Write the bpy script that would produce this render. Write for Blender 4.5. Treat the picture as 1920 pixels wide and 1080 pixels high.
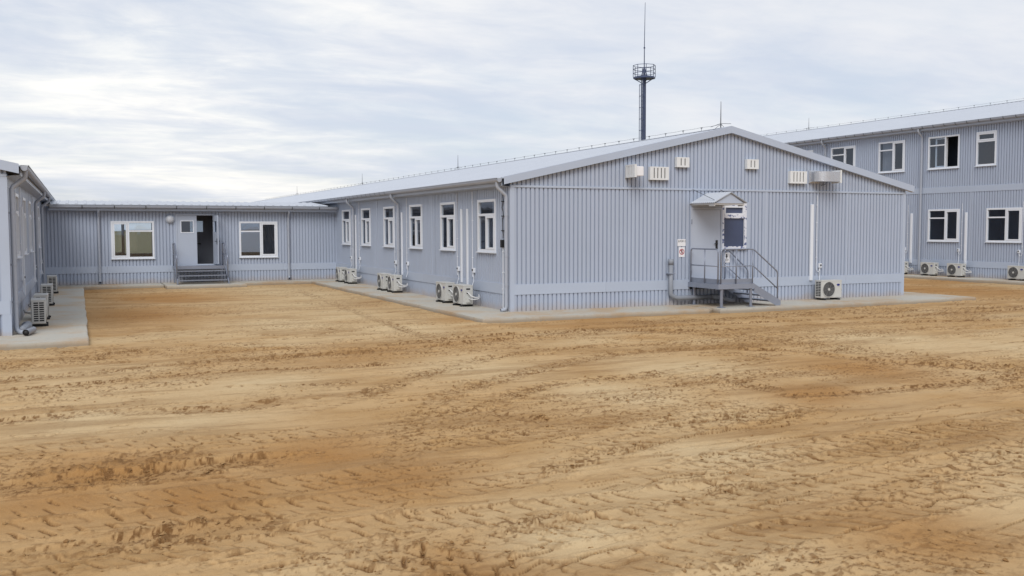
import bpy, bmesh, math, random
import numpy as np
from mathutils import Matrix, Vector

for o in list(bpy.data.objects):
    bpy.data.objects.remove(o)
scene = bpy.context.scene
COL = scene.collection
rnd = random.Random(11)

# ------------------------------------------------------------------ camera
CAM = Vector((-10.627, -23.427, 2.253))
YAW, PITCH, ROLL = math.radians(24.488), math.radians(3.571), -0.0019
cam_d = bpy.data.cameras.new('camera')
cam_d.sensor_width = 36.0
cam_d.lens = 1781.4 / 1920 * 36
cam_d.clip_start = 0.1
cam_d.clip_end = 5000
cam = bpy.data.objects.new('camera', cam_d)
COL.objects.link(cam)
cam.matrix_world = (Matrix.Translation(CAM) @ Matrix.Rotation(-YAW, 4, 'Z')
                    @ Matrix.Rotation(math.pi / 2 - PITCH, 4, 'X') @ Matrix.Rotation(ROLL, 4, 'Z'))
scene.camera = cam

# ------------------------------------------------------------------ sky, sun, exposure
SUN_AZ = math.radians(211)      # from +y towards +x: behind the camera
SUN_EL = math.radians(42)
scene.view_settings.view_transform = 'Standard'
scene.view_settings.look = 'None'
scene.view_settings.gamma = 1.0
scene.view_settings.use_curve_mapping = False
scene.view_settings.exposure = 0.36

world = bpy.data.worlds.new('World')
scene.world = world
world.use_nodes = True
nt = world.node_tree
nt.nodes.clear()


def node(t, kind, **kw):
    n = t.nodes.new(kind)
    for k, v in kw.items():
        setattr(n, k, v)
    return n


def setin(n, **kw):
    for k, v in kw.items():
        n.inputs[k.replace('_', ' ')].default_value = v
    return n


def math_n(t, op, a, b=None, c=None, clamp=False):
    n = node(t, 'ShaderNodeMath', operation=op, use_clamp=clamp)
    for i, s in enumerate((a, b, c)):
        if s is None:
            continue
        if isinstance(s, (int, float)):
            n.inputs[i].default_value = s
        else:
            t.links.new(s, n.inputs[i])
    return n.outputs[0]


def mixc(t, fac, a, b):
    n = node(t, 'ShaderNodeMix', data_type='RGBA')
    for idx, s in ((0, fac), (6, a), (7, b)):
        if isinstance(s, (int, float)):
            n.inputs[idx].default_value = s
        elif isinstance(s, tuple):
            n.inputs[idx].default_value = (s[0], s[1], s[2], 1)
        else:
            t.links.new(s, n.inputs[idx])
    return n.outputs[2]


def ramp(t, src, lo, hi, smooth=True):
    n = node(t, 'ShaderNodeMapRange', interpolation_type='SMOOTHSTEP' if smooth else 'LINEAR')
    t.links.new(src, n.inputs[0])
    n.inputs[1].default_value = lo
    n.inputs[2].default_value = hi
    return n.outputs[0]


def noise_n(t, vec, scale, detail=4.0, rough=0.55, dist=0.0):
    n = node(t, 'ShaderNodeTexNoise')
    setin(n, Scale=scale, Detail=detail, Roughness=rough, Distortion=dist)
    if vec is not None:
        t.links.new(vec, n.inputs['Vector'])
    return n.outputs['Fac']


tc = node(nt, 'ShaderNodeTexCoord')
sky = node(nt, 'ShaderNodeTexSky', sky_type='NISHITA', sun_disc=False)
sky.sun_elevation = SUN_EL
sky.sun_rotation = SUN_AZ
sky.air_density = 1.0
sky.dust_density = 1.5
sky.altitude = 50
# cloud deck: the view direction carried up to a flat layer, so the clouds pack together towards the horizon
sep = node(nt, 'ShaderNodeSeparateXYZ')
nt.links.new(tc.outputs['Generated'], sep.inputs[0])
zc = math_n(nt, 'ADD', math_n(nt, 'MAXIMUM', sep.outputs[2], 0.0), 0.14)
cx = math_n(nt, 'DIVIDE', sep.outputs[0], zc)
cy = math_n(nt, 'DIVIDE', sep.outputs[1], zc)
comb = node(nt, 'ShaderNodeCombineXYZ')
nt.links.new(cx, comb.inputs[0])
nt.links.new(cy, comb.inputs[1])
mp = node(nt, 'ShaderNodeMapping')
mp.inputs['Rotation'].default_value = (0, 0, math.radians(28))
mp.inputs['Scale'].default_value = (0.85, 1.35, 1)
mp.inputs['Location'].default_value = (3.1, 1.7, 0)
nt.links.new(comb.outputs[0], mp.inputs[0])
n1 = noise_n(nt, mp.outputs[0], 0.9, 9, 0.60, 0.6)
n2 = noise_n(nt, mp.outputs[0], 2.6, 7, 0.58, 0.5)
n3 = math_n(nt, 'ADD', math_n(nt, 'MULTIPLY', noise_n(nt, mp.outputs[0], 0.95, 8, 0.56, 0.5), 0.76), math_n(nt, 'MULTIPLY', noise_n(nt, mp.outputs[0], 4.2, 7, 0.60, 0.6), 0.24))
nsum = math_n(nt, 'ADD', math_n(nt, 'MULTIPLY', n1, 0.62), math_n(nt, 'MULTIPLY', n2, 0.38))
cover = ramp(nt, nsum, 0.34, 0.62)
thin = ramp(nt, n3, 0.34, 0.68)
# the cloud layer is thinnest and brightest low ahead
sd = Vector((math.sin(SUN_AZ) * math.cos(SUN_EL), math.cos(SUN_AZ) * math.cos(SUN_EL), math.sin(SUN_EL)))
dot = node(nt, 'ShaderNodeVectorMath', operation='DOT_PRODUCT')
nt.links.new(tc.outputs['Generated'], dot.inputs[0])
dot.inputs[1].default_value = Vector((0.085, 0.975, 0.205))
glow = math_n(nt, 'POWER', math_n(nt, 'MAXIMUM', dot.outputs['Value'], 0.0), 26.0)
c_dark = (5.45, 5.9, 6.85)
c_lite = (7.1, 7.2, 7.5)
ccol = mixc(nt, thin, c_dark, c_lite)
gl = node(nt, 'ShaderNodeMix', data_type='RGBA', blend_type='ADD')
nt.links.new(math_n(nt, 'MULTIPLY', glow, math_n(nt, 'ADD', math_n(nt, 'MULTIPLY', math_n(nt, 'POWER', thin, 1.6), 0.9), 0.10)), gl.inputs[0])
nt.links.new(ccol, gl.inputs[6])
gl.inputs[7].default_value = (2.9, 2.4, 1.35, 1)
sky_c = node(nt, 'ShaderNodeMix', data_type='RGBA')      # thin blue gaps are veiled, never clear
nt.links.new(math_n(nt, 'ADD', math_n(nt, 'MULTIPLY', cover, 0.20), 0.76), sky_c.inputs[0])
nt.links.new(sky.outputs[0], sky_c.inputs[6])
nt.links.new(gl.outputs[2], sky_c.inputs[7])
bg = node(nt, 'ShaderNodeBackground')
bg.inputs[1].default_value = 0.095
nt.links.new(sky_c.outputs[2], bg.inputs[0])
wo = node(nt, 'ShaderNodeOutputWorld')
nt.links.new(bg.outputs[0], wo.inputs[0])

sun_d = bpy.data.lights.new('sun', 'SUN')
sun_d.energy = 1.5
sun_d.angle = math.radians(32)
sun_d.color = (1.0, 0.975, 0.94)
sun = bpy.data.objects.new('sun', sun_d)
COL.objects.link(sun)
sun.rotation_euler = Vector(sd).to_track_quat('Z', 'Y').to_euler()
sun.location = (0, 0, 60)


# ------------------------------------------------------------------ materials
def principled(name):
    m = bpy.data.materials.new(name)
    m.use_nodes = True
    t = m.node_tree
    b = t.nodes['Principled BSDF']
    return m, t, b


def objcoord(t):
    n = node(t, 'ShaderNodeNewGeometry')
    return n.outputs['Position']


def plain(name, col, rough=0.5, metal=0.0, spec=0.5, var=0.08, scale=3.0, bump=0.0, dirt=None):
    """solid paint or plastic with a little cloudiness, and dust settled low down where wanted"""
    m, t, b = principled(name)
    pos = objcoord(t)
    f = noise_n(t, pos, scale, 5, 0.6)
    lo = tuple(c * (1 - var) for c in col)
    hi = tuple(min(1, c * (1 + var)) for c in col)
    c = mixc(t, f, lo, hi)
    oi = node(t, 'ShaderNodeObjectInfo')
    c = mixc(t, math_n(t, 'MULTIPLY', oi.outputs['Random'], var * 1.6), c, tuple(q * .45 for q in col))
    if dirt:
        s = node(t, 'ShaderNodeSeparateXYZ')
        t.links.new(pos, s.inputs[0])
        f2 = noise_n(t, pos, 2.2, 6, 0.65)
        edge = math_n(t, 'SUBTRACT', s.outputs[2], math_n(t, 'MULTIPLY', f2, dirt[1]))
        d = math_n(t, 'SUBTRACT', 1.0, ramp(t, edge, -dirt[1] * 0.6, dirt[1] * 0.25))
        c = mixc(t, math_n(t, 'MULTIPLY', d, dirt[2]), c, dirt[0])
    t.links.new(c, b.inputs['Base Color'])
    r = math_n(t, 'ADD', math_n(t, 'MULTIPLY', noise_n(t, pos, scale * 2.7, 3), 0.2), rough - 0.1)
    t.links.new(r, b.inputs['Roughness'])
    b.inputs['Metallic'].default_value = metal
    b.inputs['Specular IOR Level'].default_value = spec
    if bump:
        bp = node(t, 'ShaderNodeBump')
        bp.inputs['Strength'].default_value = bump
        bp.inputs['Distance'].default_value = 0.01
        t.links.new(noise_n(t, pos, 60, 3), bp.inputs['Height'])
        t.links.new(bp.outputs[0], b.inputs['Normal'])
    return m


SAND_DUST = (0.42, 0.30, 0.19)
M = {}
M['clad'] = plain('clad_grey', (0.395, 0.448, 0.550), 0.42, 0, 0.45, 0.05, 0.9, 0, (SAND_DUST, 0.35, 0.45))
M['trim'] = plain('trim_grey', (0.42, 0.475, 0.575), 0.40, 0, 0.45, 0.04, 1.4, 0, (SAND_DUST, 0.20, 0.35))
M['gutter'] = plain('gutter_grey', (0.36, 0.39, 0.45), 0.38, 0, 0.5, 0.06, 2.0)
M['roof'] = plain('roof_zinc', (0.53, 0.56, 0.61), 0.45, 0.25, 0.5, 0.05, 0.6)
M['white'] = plain('white_plastic', (0.72, 0.75, 0.80), 0.35, 0, 0.5, 0.04, 4)
M['doorp'] = plain('door_grey', (0.42, 0.465, 0.55), 0.4, 0, 0.45, 0.05, 1.5)
M['steel'] = plain('painted_steel', (0.27, 0.30, 0.37), 0.42, 0.2, 0.5, 0.16, 5)
M['galv'] = plain('bright_rail', (0.27, 0.295, 0.36), 0.35, 0.5, 0.5, 0.12, 6)
M['mast'] = plain('mast_blue', (0.060, 0.080, 0.150), 0.45, 0.1, 0.4, 0.25, 1.2)
M['wire'] = plain('dark_wire', (0.09, 0.095, 0.11), 0.5, 0.5, 0.5, 0.1, 5)
M['black'] = plain('black_rubber', (0.018, 0.018, 0.02), 0.6, 0, 0.4, 0.3, 8)
M['ivory'] = plain('ivory_casing', (0.52, 0.52, 0.495), 0.4, 0, 0.5, 0.04, 4, 0, (SAND_DUST, 0.18, 0.3))
M['grille'] = plain('dark_grille', (0.055, 0.058, 0.062), 0.45, 0, 0.5, 0.2, 12)
M['grille2'] = plain('mid_grille', (0.20, 0.20, 0.20), 0.45, 0, 0.5, 0.1, 12)
M['badge'] = plain('blue_badge', (0.012, 0.025, 0.20), 0.3, 0, 0.5, 0.05, 5)
M['red'] = plain('sign_red', (0.42, 0.015, 0.03), 0.45, 0, 0.4, 0.05, 5)
M['ink'] = plain('print_black', (0.012, 0.012, 0.016), 0.5, 0, 0.4, 0.1, 5)
M['paper'] = plain('paper_white', (0.78, 0.78, 0.80), 0.55, 0, 0.3, 0.03, 5)
M['cream'] = plain('vent_cream', (0.70, 0.715, 0.72), 0.5, 0, 0.4, 0.06, 7, 0)
M['foil'] = plain('duct_foil', (0.62, 0.64, 0.68), 0.30, 0.75, 0.5, 0.12, 14, 0.5)
M['film'] = plain('blue_film', (0.060, 0.080, 0.150), 0.38, 0, 0.5, 0.16, 3.5, 0.25)
M['pipe'] = plain('grey_pipe', (0.27, 0.29, 0.33), 0.5, 0, 0.4, 0.12, 4, 0, (SAND_DUST, 0.2, 0.5))
M['hose'] = plain('pale_hose', (0.62, 0.62, 0.62), 0.5, 0, 0.4, 0.08, 6)
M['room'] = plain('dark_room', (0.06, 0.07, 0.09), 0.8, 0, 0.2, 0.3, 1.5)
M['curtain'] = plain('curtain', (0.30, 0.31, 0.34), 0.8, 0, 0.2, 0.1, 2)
M['lamp'] = plain('lamp_opal', (0.55, 0.57, 0.61), 0.3, 0, 0.5, 0.05, 6)
M['inner'] = plain('inner_wall', (0.16, 0.17, 0.20), 0.7, 0, 0.3, 0.1, 1.5)

# tape round the filmed window: white with a printed blue pattern
m, t, b = principled('printed_tape')
pos = objcoord(t)
f = ramp(t, noise_n(t, pos, 13, 1, 0.4), 0.52, 0.60)
t.links.new(mixc(t, f, (0.66, 0.68, 0.74), (0.10, 0.13, 0.27)), b.inputs['Base Color'])
b.inputs['Roughness'].default_value = 0.4
M['tape'] = m

# window glass
m = bpy.data.materials.new('window_glass')
m.use_nodes = True
t = m.node_tree
t.nodes.clear()
tr = node(t, 'ShaderNodeBsdfTransparent')
tr.inputs[0].default_value = (0.70, 0.76, 0.82, 1)
gs = node(t, 'ShaderNodeBsdfGlossy')
gs.inputs['Roughness'].default_value = 0.02
gs.inputs['Color'].default_value = (0.85, 0.90, 1.0, 1)
geo = node(t, 'ShaderNodeNewGeometry')
dp = node(t, 'ShaderNodeVectorMath', operation='DOT_PRODUCT')
t.links.new(geo.outputs['Incoming'], dp.inputs[0])
t.links.new(geo.outputs['Normal'], dp.inputs[1])
cosv = math_n(t, 'ABSOLUTE', dp.outputs['Value'])
sch = math_n(t, 'POWER', math_n(t, 'SUBTRACT', 1.0, cosv, clamp=True), 5.0)
bpn = node(t, 'ShaderNodeBump')
bpn.inputs['Strength'].default_value = 0.05
bpn.inputs['Distance'].default_value = 0.05
t.links.new(noise_n(t, objcoord(t), 1.6, 2), bpn.inputs['Height'])
t.links.new(bpn.outputs[0], gs.inputs['Normal'])
fac = math_n(t, 'ADD', math_n(t, 'MULTIPLY', sch, 0.90), 0.10, clamp=True)      # both faces of the pane
ms = node(t, 'ShaderNodeMixShader')
t.links.new(fac, ms.inputs[0])
t.links.new(tr.outputs[0], ms.inputs[1])
t.links.new(gs.outputs[0], ms.inputs[2])
om = node(t, 'ShaderNodeOutputMaterial')
t.links.new(ms.outputs[0], om.inputs[0])
M['glass'] = m

# concrete with trodden-in sand
m, t, b = principled('concrete')
pos = objcoord(t)
f1 = noise_n(t, pos, 1.1, 8, 0.65)
f2 = noise_n(t, pos, 9, 6, 0.7)
base = mixc(t, f1, (0.39, 0.37, 0.32), (0.54, 0.515, 0.45))
base = mixc(t, math_n(t, 'MULTIPLY', ramp(t, f2, 0.52, 0.75), 0.5), base, (0.27, 0.26, 0.24))
f3 = noise_n(t, pos, 0.55, 7, 0.68)
s = node(t, 'ShaderNodeSeparateXYZ')
t.links.new(pos, s.inputs[0])
sand = math_n(t, 'MULTIPLY', ramp(t, f3, 0.43, 0.66), 0.72)
base = mixc(t, sand, base, (0.43, 0.285, 0.15))
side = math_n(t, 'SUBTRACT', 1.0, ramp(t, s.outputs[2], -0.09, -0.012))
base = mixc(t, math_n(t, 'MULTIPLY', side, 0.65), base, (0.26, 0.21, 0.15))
t.links.new(base, b.inputs['Base Color'])
b.inputs['Roughness'].default_value = 0.85
b.inputs['Specular IOR Level'].default_value = 0.25
bp = node(t, 'ShaderNodeBump')
bp.inputs['Strength'].default_value = 0.35
bp.inputs['Distance'].default_value = 0.01
t.links.new(noise_n(t, pos, 24, 8, 0.7), bp.inputs['Height'])
t.links.new(bp.outputs[0], b.inputs['Normal'])
M['concrete'] = m

# sandy soil; the mesh carries churn plus painted groove shade, and how damp and bleached each spot is
m, t, b = principled('sandy_soil')
pos = objcoord(t)
at = node(t, 'ShaderNodeAttribute', attribute_name='soil')
sc = node(t, 'ShaderNodeSeparateColor')
t.links.new(at.outputs['Color'], sc.inputs[0])
g1 = noise_n(t, pos, 0.8, 8, 0.62, 0.3)
g2 = noise_n(t, pos, 7.0, 8, 0.7)
g3 = noise_n(t, pos, 70.0, 5, 0.7)
col = mixc(t, ramp(t, g1, 0.32, 0.68), (0.425, 0.258, 0.110), (0.520, 0.345, 0.172))
col = mixc(t, sc.outputs[1], col, (0.365, 0.187, 0.062))      # damp sand
col = mixc(t, sc.outputs[2], col, (0.580, 0.432, 0.245))      # bleached dry crust
col = mixc(t, math_n(t, 'MULTIPLY', sc.outputs[0], 0.96), col, (0.150, 0.070, 0.023))  # churned soil, and shade painted into grooves and cracks
col = mixc(t, math_n(t, 'MULTIPLY', ramp(t, g2, 0.50, 0.75), 0.35), col, (0.30, 0.165, 0.07))
col = mixc(t, math_n(t, 'MULTIPLY', ramp(t, g3, 0.45, 0.8), 0.30), col, (0.60, 0.41, 0.21))
mpg = node(t, 'ShaderNodeMapping')
mpg.inputs['Scale'].default_value = (0.55, 1.0, 1.0)
t.links.new(pos, mpg.inputs[0])
spk = ramp(t, noise_n(t, mpg.outputs[0], 30.0, 7, 0.72), 0.585, 0.66)
spk = math_n(t, 'MULTIPLY', spk, ramp(t, noise_n(t, pos, 1.7, 4), 0.40, 0.62))
col = mixc(t, math_n(t, 'MULTIPLY', spk, 0.6), col, (0.235, 0.115, 0.04))
mps = node(t, 'ShaderNodeMapping')          # the blade dragged the soil into long streaks
mps.inputs['Rotation'].default_value = (0, 0, math.radians(6))
mps.inputs['Scale'].default_value = (0.16, 1.0, 1.0)
t.links.new(pos, mps.inputs[0])
st1 = ramp(t, noise_n(t, mps.outputs[0], 1.5, 8, 0.66, 0.4), 0.46, 0.66)
st2 = ramp(t, noise_n(t, mps.outputs[0], 6.5, 7, 0.70, 0.5), 0.52, 0.70)
col = mixc(t, math_n(t, 'MULTIPLY', st1, 0.50), col, (0.265, 0.148, 0.060))
col = mixc(t, math_n(t, 'MULTIPLY', st2, 0.50), col, (0.225, 0.118, 0.046))
s = node(t, 'ShaderNodeSeparateXYZ')
t.links.new(pos, s.inputs[0])
steppe = math_n(t, 'MULTIPLY', ramp(t, math_n(t, 'ADD', s.outputs[1], math_n(t, 'MULTIPLY', g1, 12.0)), 48, 62), 0.92)
col = mixc(t, steppe, col, (0.19, 0.18, 0.10))
t.links.new(col, b.inputs['Base Color'])
b.inputs['Roughness'].default_value = 0.95
b.inputs['Specular IOR Level'].default_value = 0.12
bp = node(t, 'ShaderNodeBump')
bp.inputs['Strength'].default_value = 0.6
bp.inputs['Distance'].default_value = 0.012
hh = math_n(t, 'ADD', noise_n(t, pos, 38, 6, 0.7), math_n(t, 'MULTIPLY', g2, 1.2))
t.links.new(hh, bp.inputs['Height'])
t.links.new(bp.outputs[0], b.inputs['Normal'])
M['soil'] = m


# ------------------------------------------------------------------ mesh helpers
class MB:
    """collects shapes; build() links them as one mesh object"""
    def __init__(self, fr=None):
        self.v, self.f = [], []
        self.fr = fr                      # wall frame: (u, v, w) -> world

    def add(self, verts, faces):
        n = len(self.v)
        if self.fr:
            verts = [self.fr(*p) for p in verts]
        self.v += [tuple(p) for p in verts]
        self.f += [tuple(i + n for i in f) for f in faces]
        return self

    def box(self, x0, x1, y0, y1, z0, z1):
        vs = [(x, y, z) for x in (x0, x1) for y in (y0, y1) for z in (z0, z1)]
        return self.add(vs, [(0, 1, 3, 2), (4, 6, 7, 5), (0, 4, 5, 1), (2, 3, 7, 6), (0, 2, 6, 4), (1, 5, 7, 3)])

    def tube(self, pts, r, n=8, caps=True, r2=None):
        pts = [Vector(p) for p in pts]
        vs, fs = [], []
        k = len(pts)
        up = None
        for i, p in enumerate(pts):
            a = pts[max(i - 1, 0)]
            c = pts[min(i + 1, k - 1)]
            d = (c - a).normalized()
            if up is None:
                up = Vector((0, 0, 1)) if abs(d.z) < 0.9 else Vector((1, 0, 0))
            s1 = d.cross(up).normalized()
            up = s1.cross(d).normalized()
            rr = r if r2 is None else r + (r2 - r) * i / (k - 1)
            for j in range(n):
                q = 2 * math.pi * j / n
                vs.append(p + s1 * math.cos(q) * rr + up * math.sin(q) * rr)
        for i in range(k - 1):
            for j in range(n):
                fs.append((i * n + j, i * n + (j + 1) % n, (i + 1) * n + (j + 1) % n, (i + 1) * n + j))
        if caps:
            fs.append(tuple(range(n)))
            fs.append(tuple((k - 1) * n + j for j in range(n)))
        return self.add(vs, fs)

    def prism(self, poly, axis, a, b):
        """polygon extruded along an axis (0, 1, 2); poly holds the two other coordinates in order"""
        vs = []
        for h in (a, b):
            for p in poly:
                q = list(p)
                q.insert(axis, h)
                vs.append(tuple(q))
        n = len(poly)
        fs = [tuple(range(n)), tuple(range(n, 2 * n))]
        fs += [(i, (i + 1) % n, n + (i + 1) % n, n + i) for i in range(n)]
        return self.add(vs, fs)

    def disc(self, c, axis, r, depth, n=24, ry=None):
        """short cylinder along y (axis=1) or x or z"""
        poly = []
        for j in range(n):
            q = 2 * math.pi * j / n
            poly.append((r * math.cos(q), (ry or r) * math.sin(q)))
        o = [k for k in range(3) if k != axis]
        poly = [(p[0] + c[o[0]], p[1] + c[o[1]]) for p in poly]
        return self.prism(poly, axis, c[axis], c[axis] + depth)

    def ring(self, c, axis, r0, r1, depth, n=28):
        o = [k for k in range(3) if k != axis]
        vs, fs = [], []
        for h in (0, depth):
            for rr in (r0, r1):
                for j in range(n):
                    q = 2 * math.pi * j / n
                    p = [0, 0, 0]
                    p[o[0]] = c[o[0]] + rr * math.cos(q)
                    p[o[1]] = c[o[1]] + rr * math.sin(q)
                    p[axis] = c[axis] + h
                    vs.append(tuple(p))
        for j in range(n):
            k = (j + 1) % n
            fs += [(j, k, n + k, n + j), (2 * n + j, 3 * n + j, 3 * n + k, 2 * n + k),
                   (n + j, n + k, 3 * n + k, 3 * n + j), (j, 2 * n + j, 2 * n + k, k)]
        return self.add(vs, fs)

    def mesh(self, name, mat, smooth=False, bevel=0.0):
        me = bpy.data.meshes.new(name)
        me.from_pydata(self.v, [], self.f)
        bm = bmesh.new()
        bm.from_mesh(me)
        bmesh.ops.recalc_face_normals(bm, faces=bm.faces)
        if bevel:
            bmesh.ops.bevel(bm, geom=list(bm.edges), offset=bevel, segments=2, affect='EDGES', profile=0.6)
        bm.to_mesh(me)
        bm.free()
        if smooth:
            me.shade_smooth() if hasattr(me, 'shade_smooth') else None
        me.materials.append(M[mat] if isinstance(mat, str) else mat)
        return me

    def build(self, name, mat, parent=None, smooth=False, bevel=0.0):
        o = bpy.data.objects.new(name, self.mesh(name, mat, smooth, bevel))
        COL.objects.link(o)
        if parent is not None:
            o.parent = parent
            if parent.get('_local'):
                o['_local'] = 1
            elif not parent.get('_shifted'):
                o.location = -parent.location      # mesh is in world coordinates, its thing stands at its base
                o['_shifted'] = 1
            else:
                o['_shifted'] = 1
        return o


def tag(o, label=None, cat=None, group=None, kind=None):
    for k, v in (('label', label), ('category', cat), ('group', group), ('kind', kind)):
        if v:
            o[k] = v
    return o


def empty(name, loc, label=None, cat=None, group=None, local=False):
    o = bpy.data.objects.new(name, None)
    COL.objects.link(o)
    o.location = loc
    o.empty_display_size = 0.3
    if local:
        o['_local'] = 1
    return tag(o, label, cat, group)


def copy_tree(o, parent=None):
    c = o.copy()
    COL.objects.link(c)
    c.parent = parent
    for ch in o.children:
        copy_tree(ch, c)
    return c


def frame(O, U, N):
    O, U, N = Vector(O), Vector(U), Vector(N)
    return lambda u, v, w: O + U * u + N * w + Vector((0, 0, v))


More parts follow.
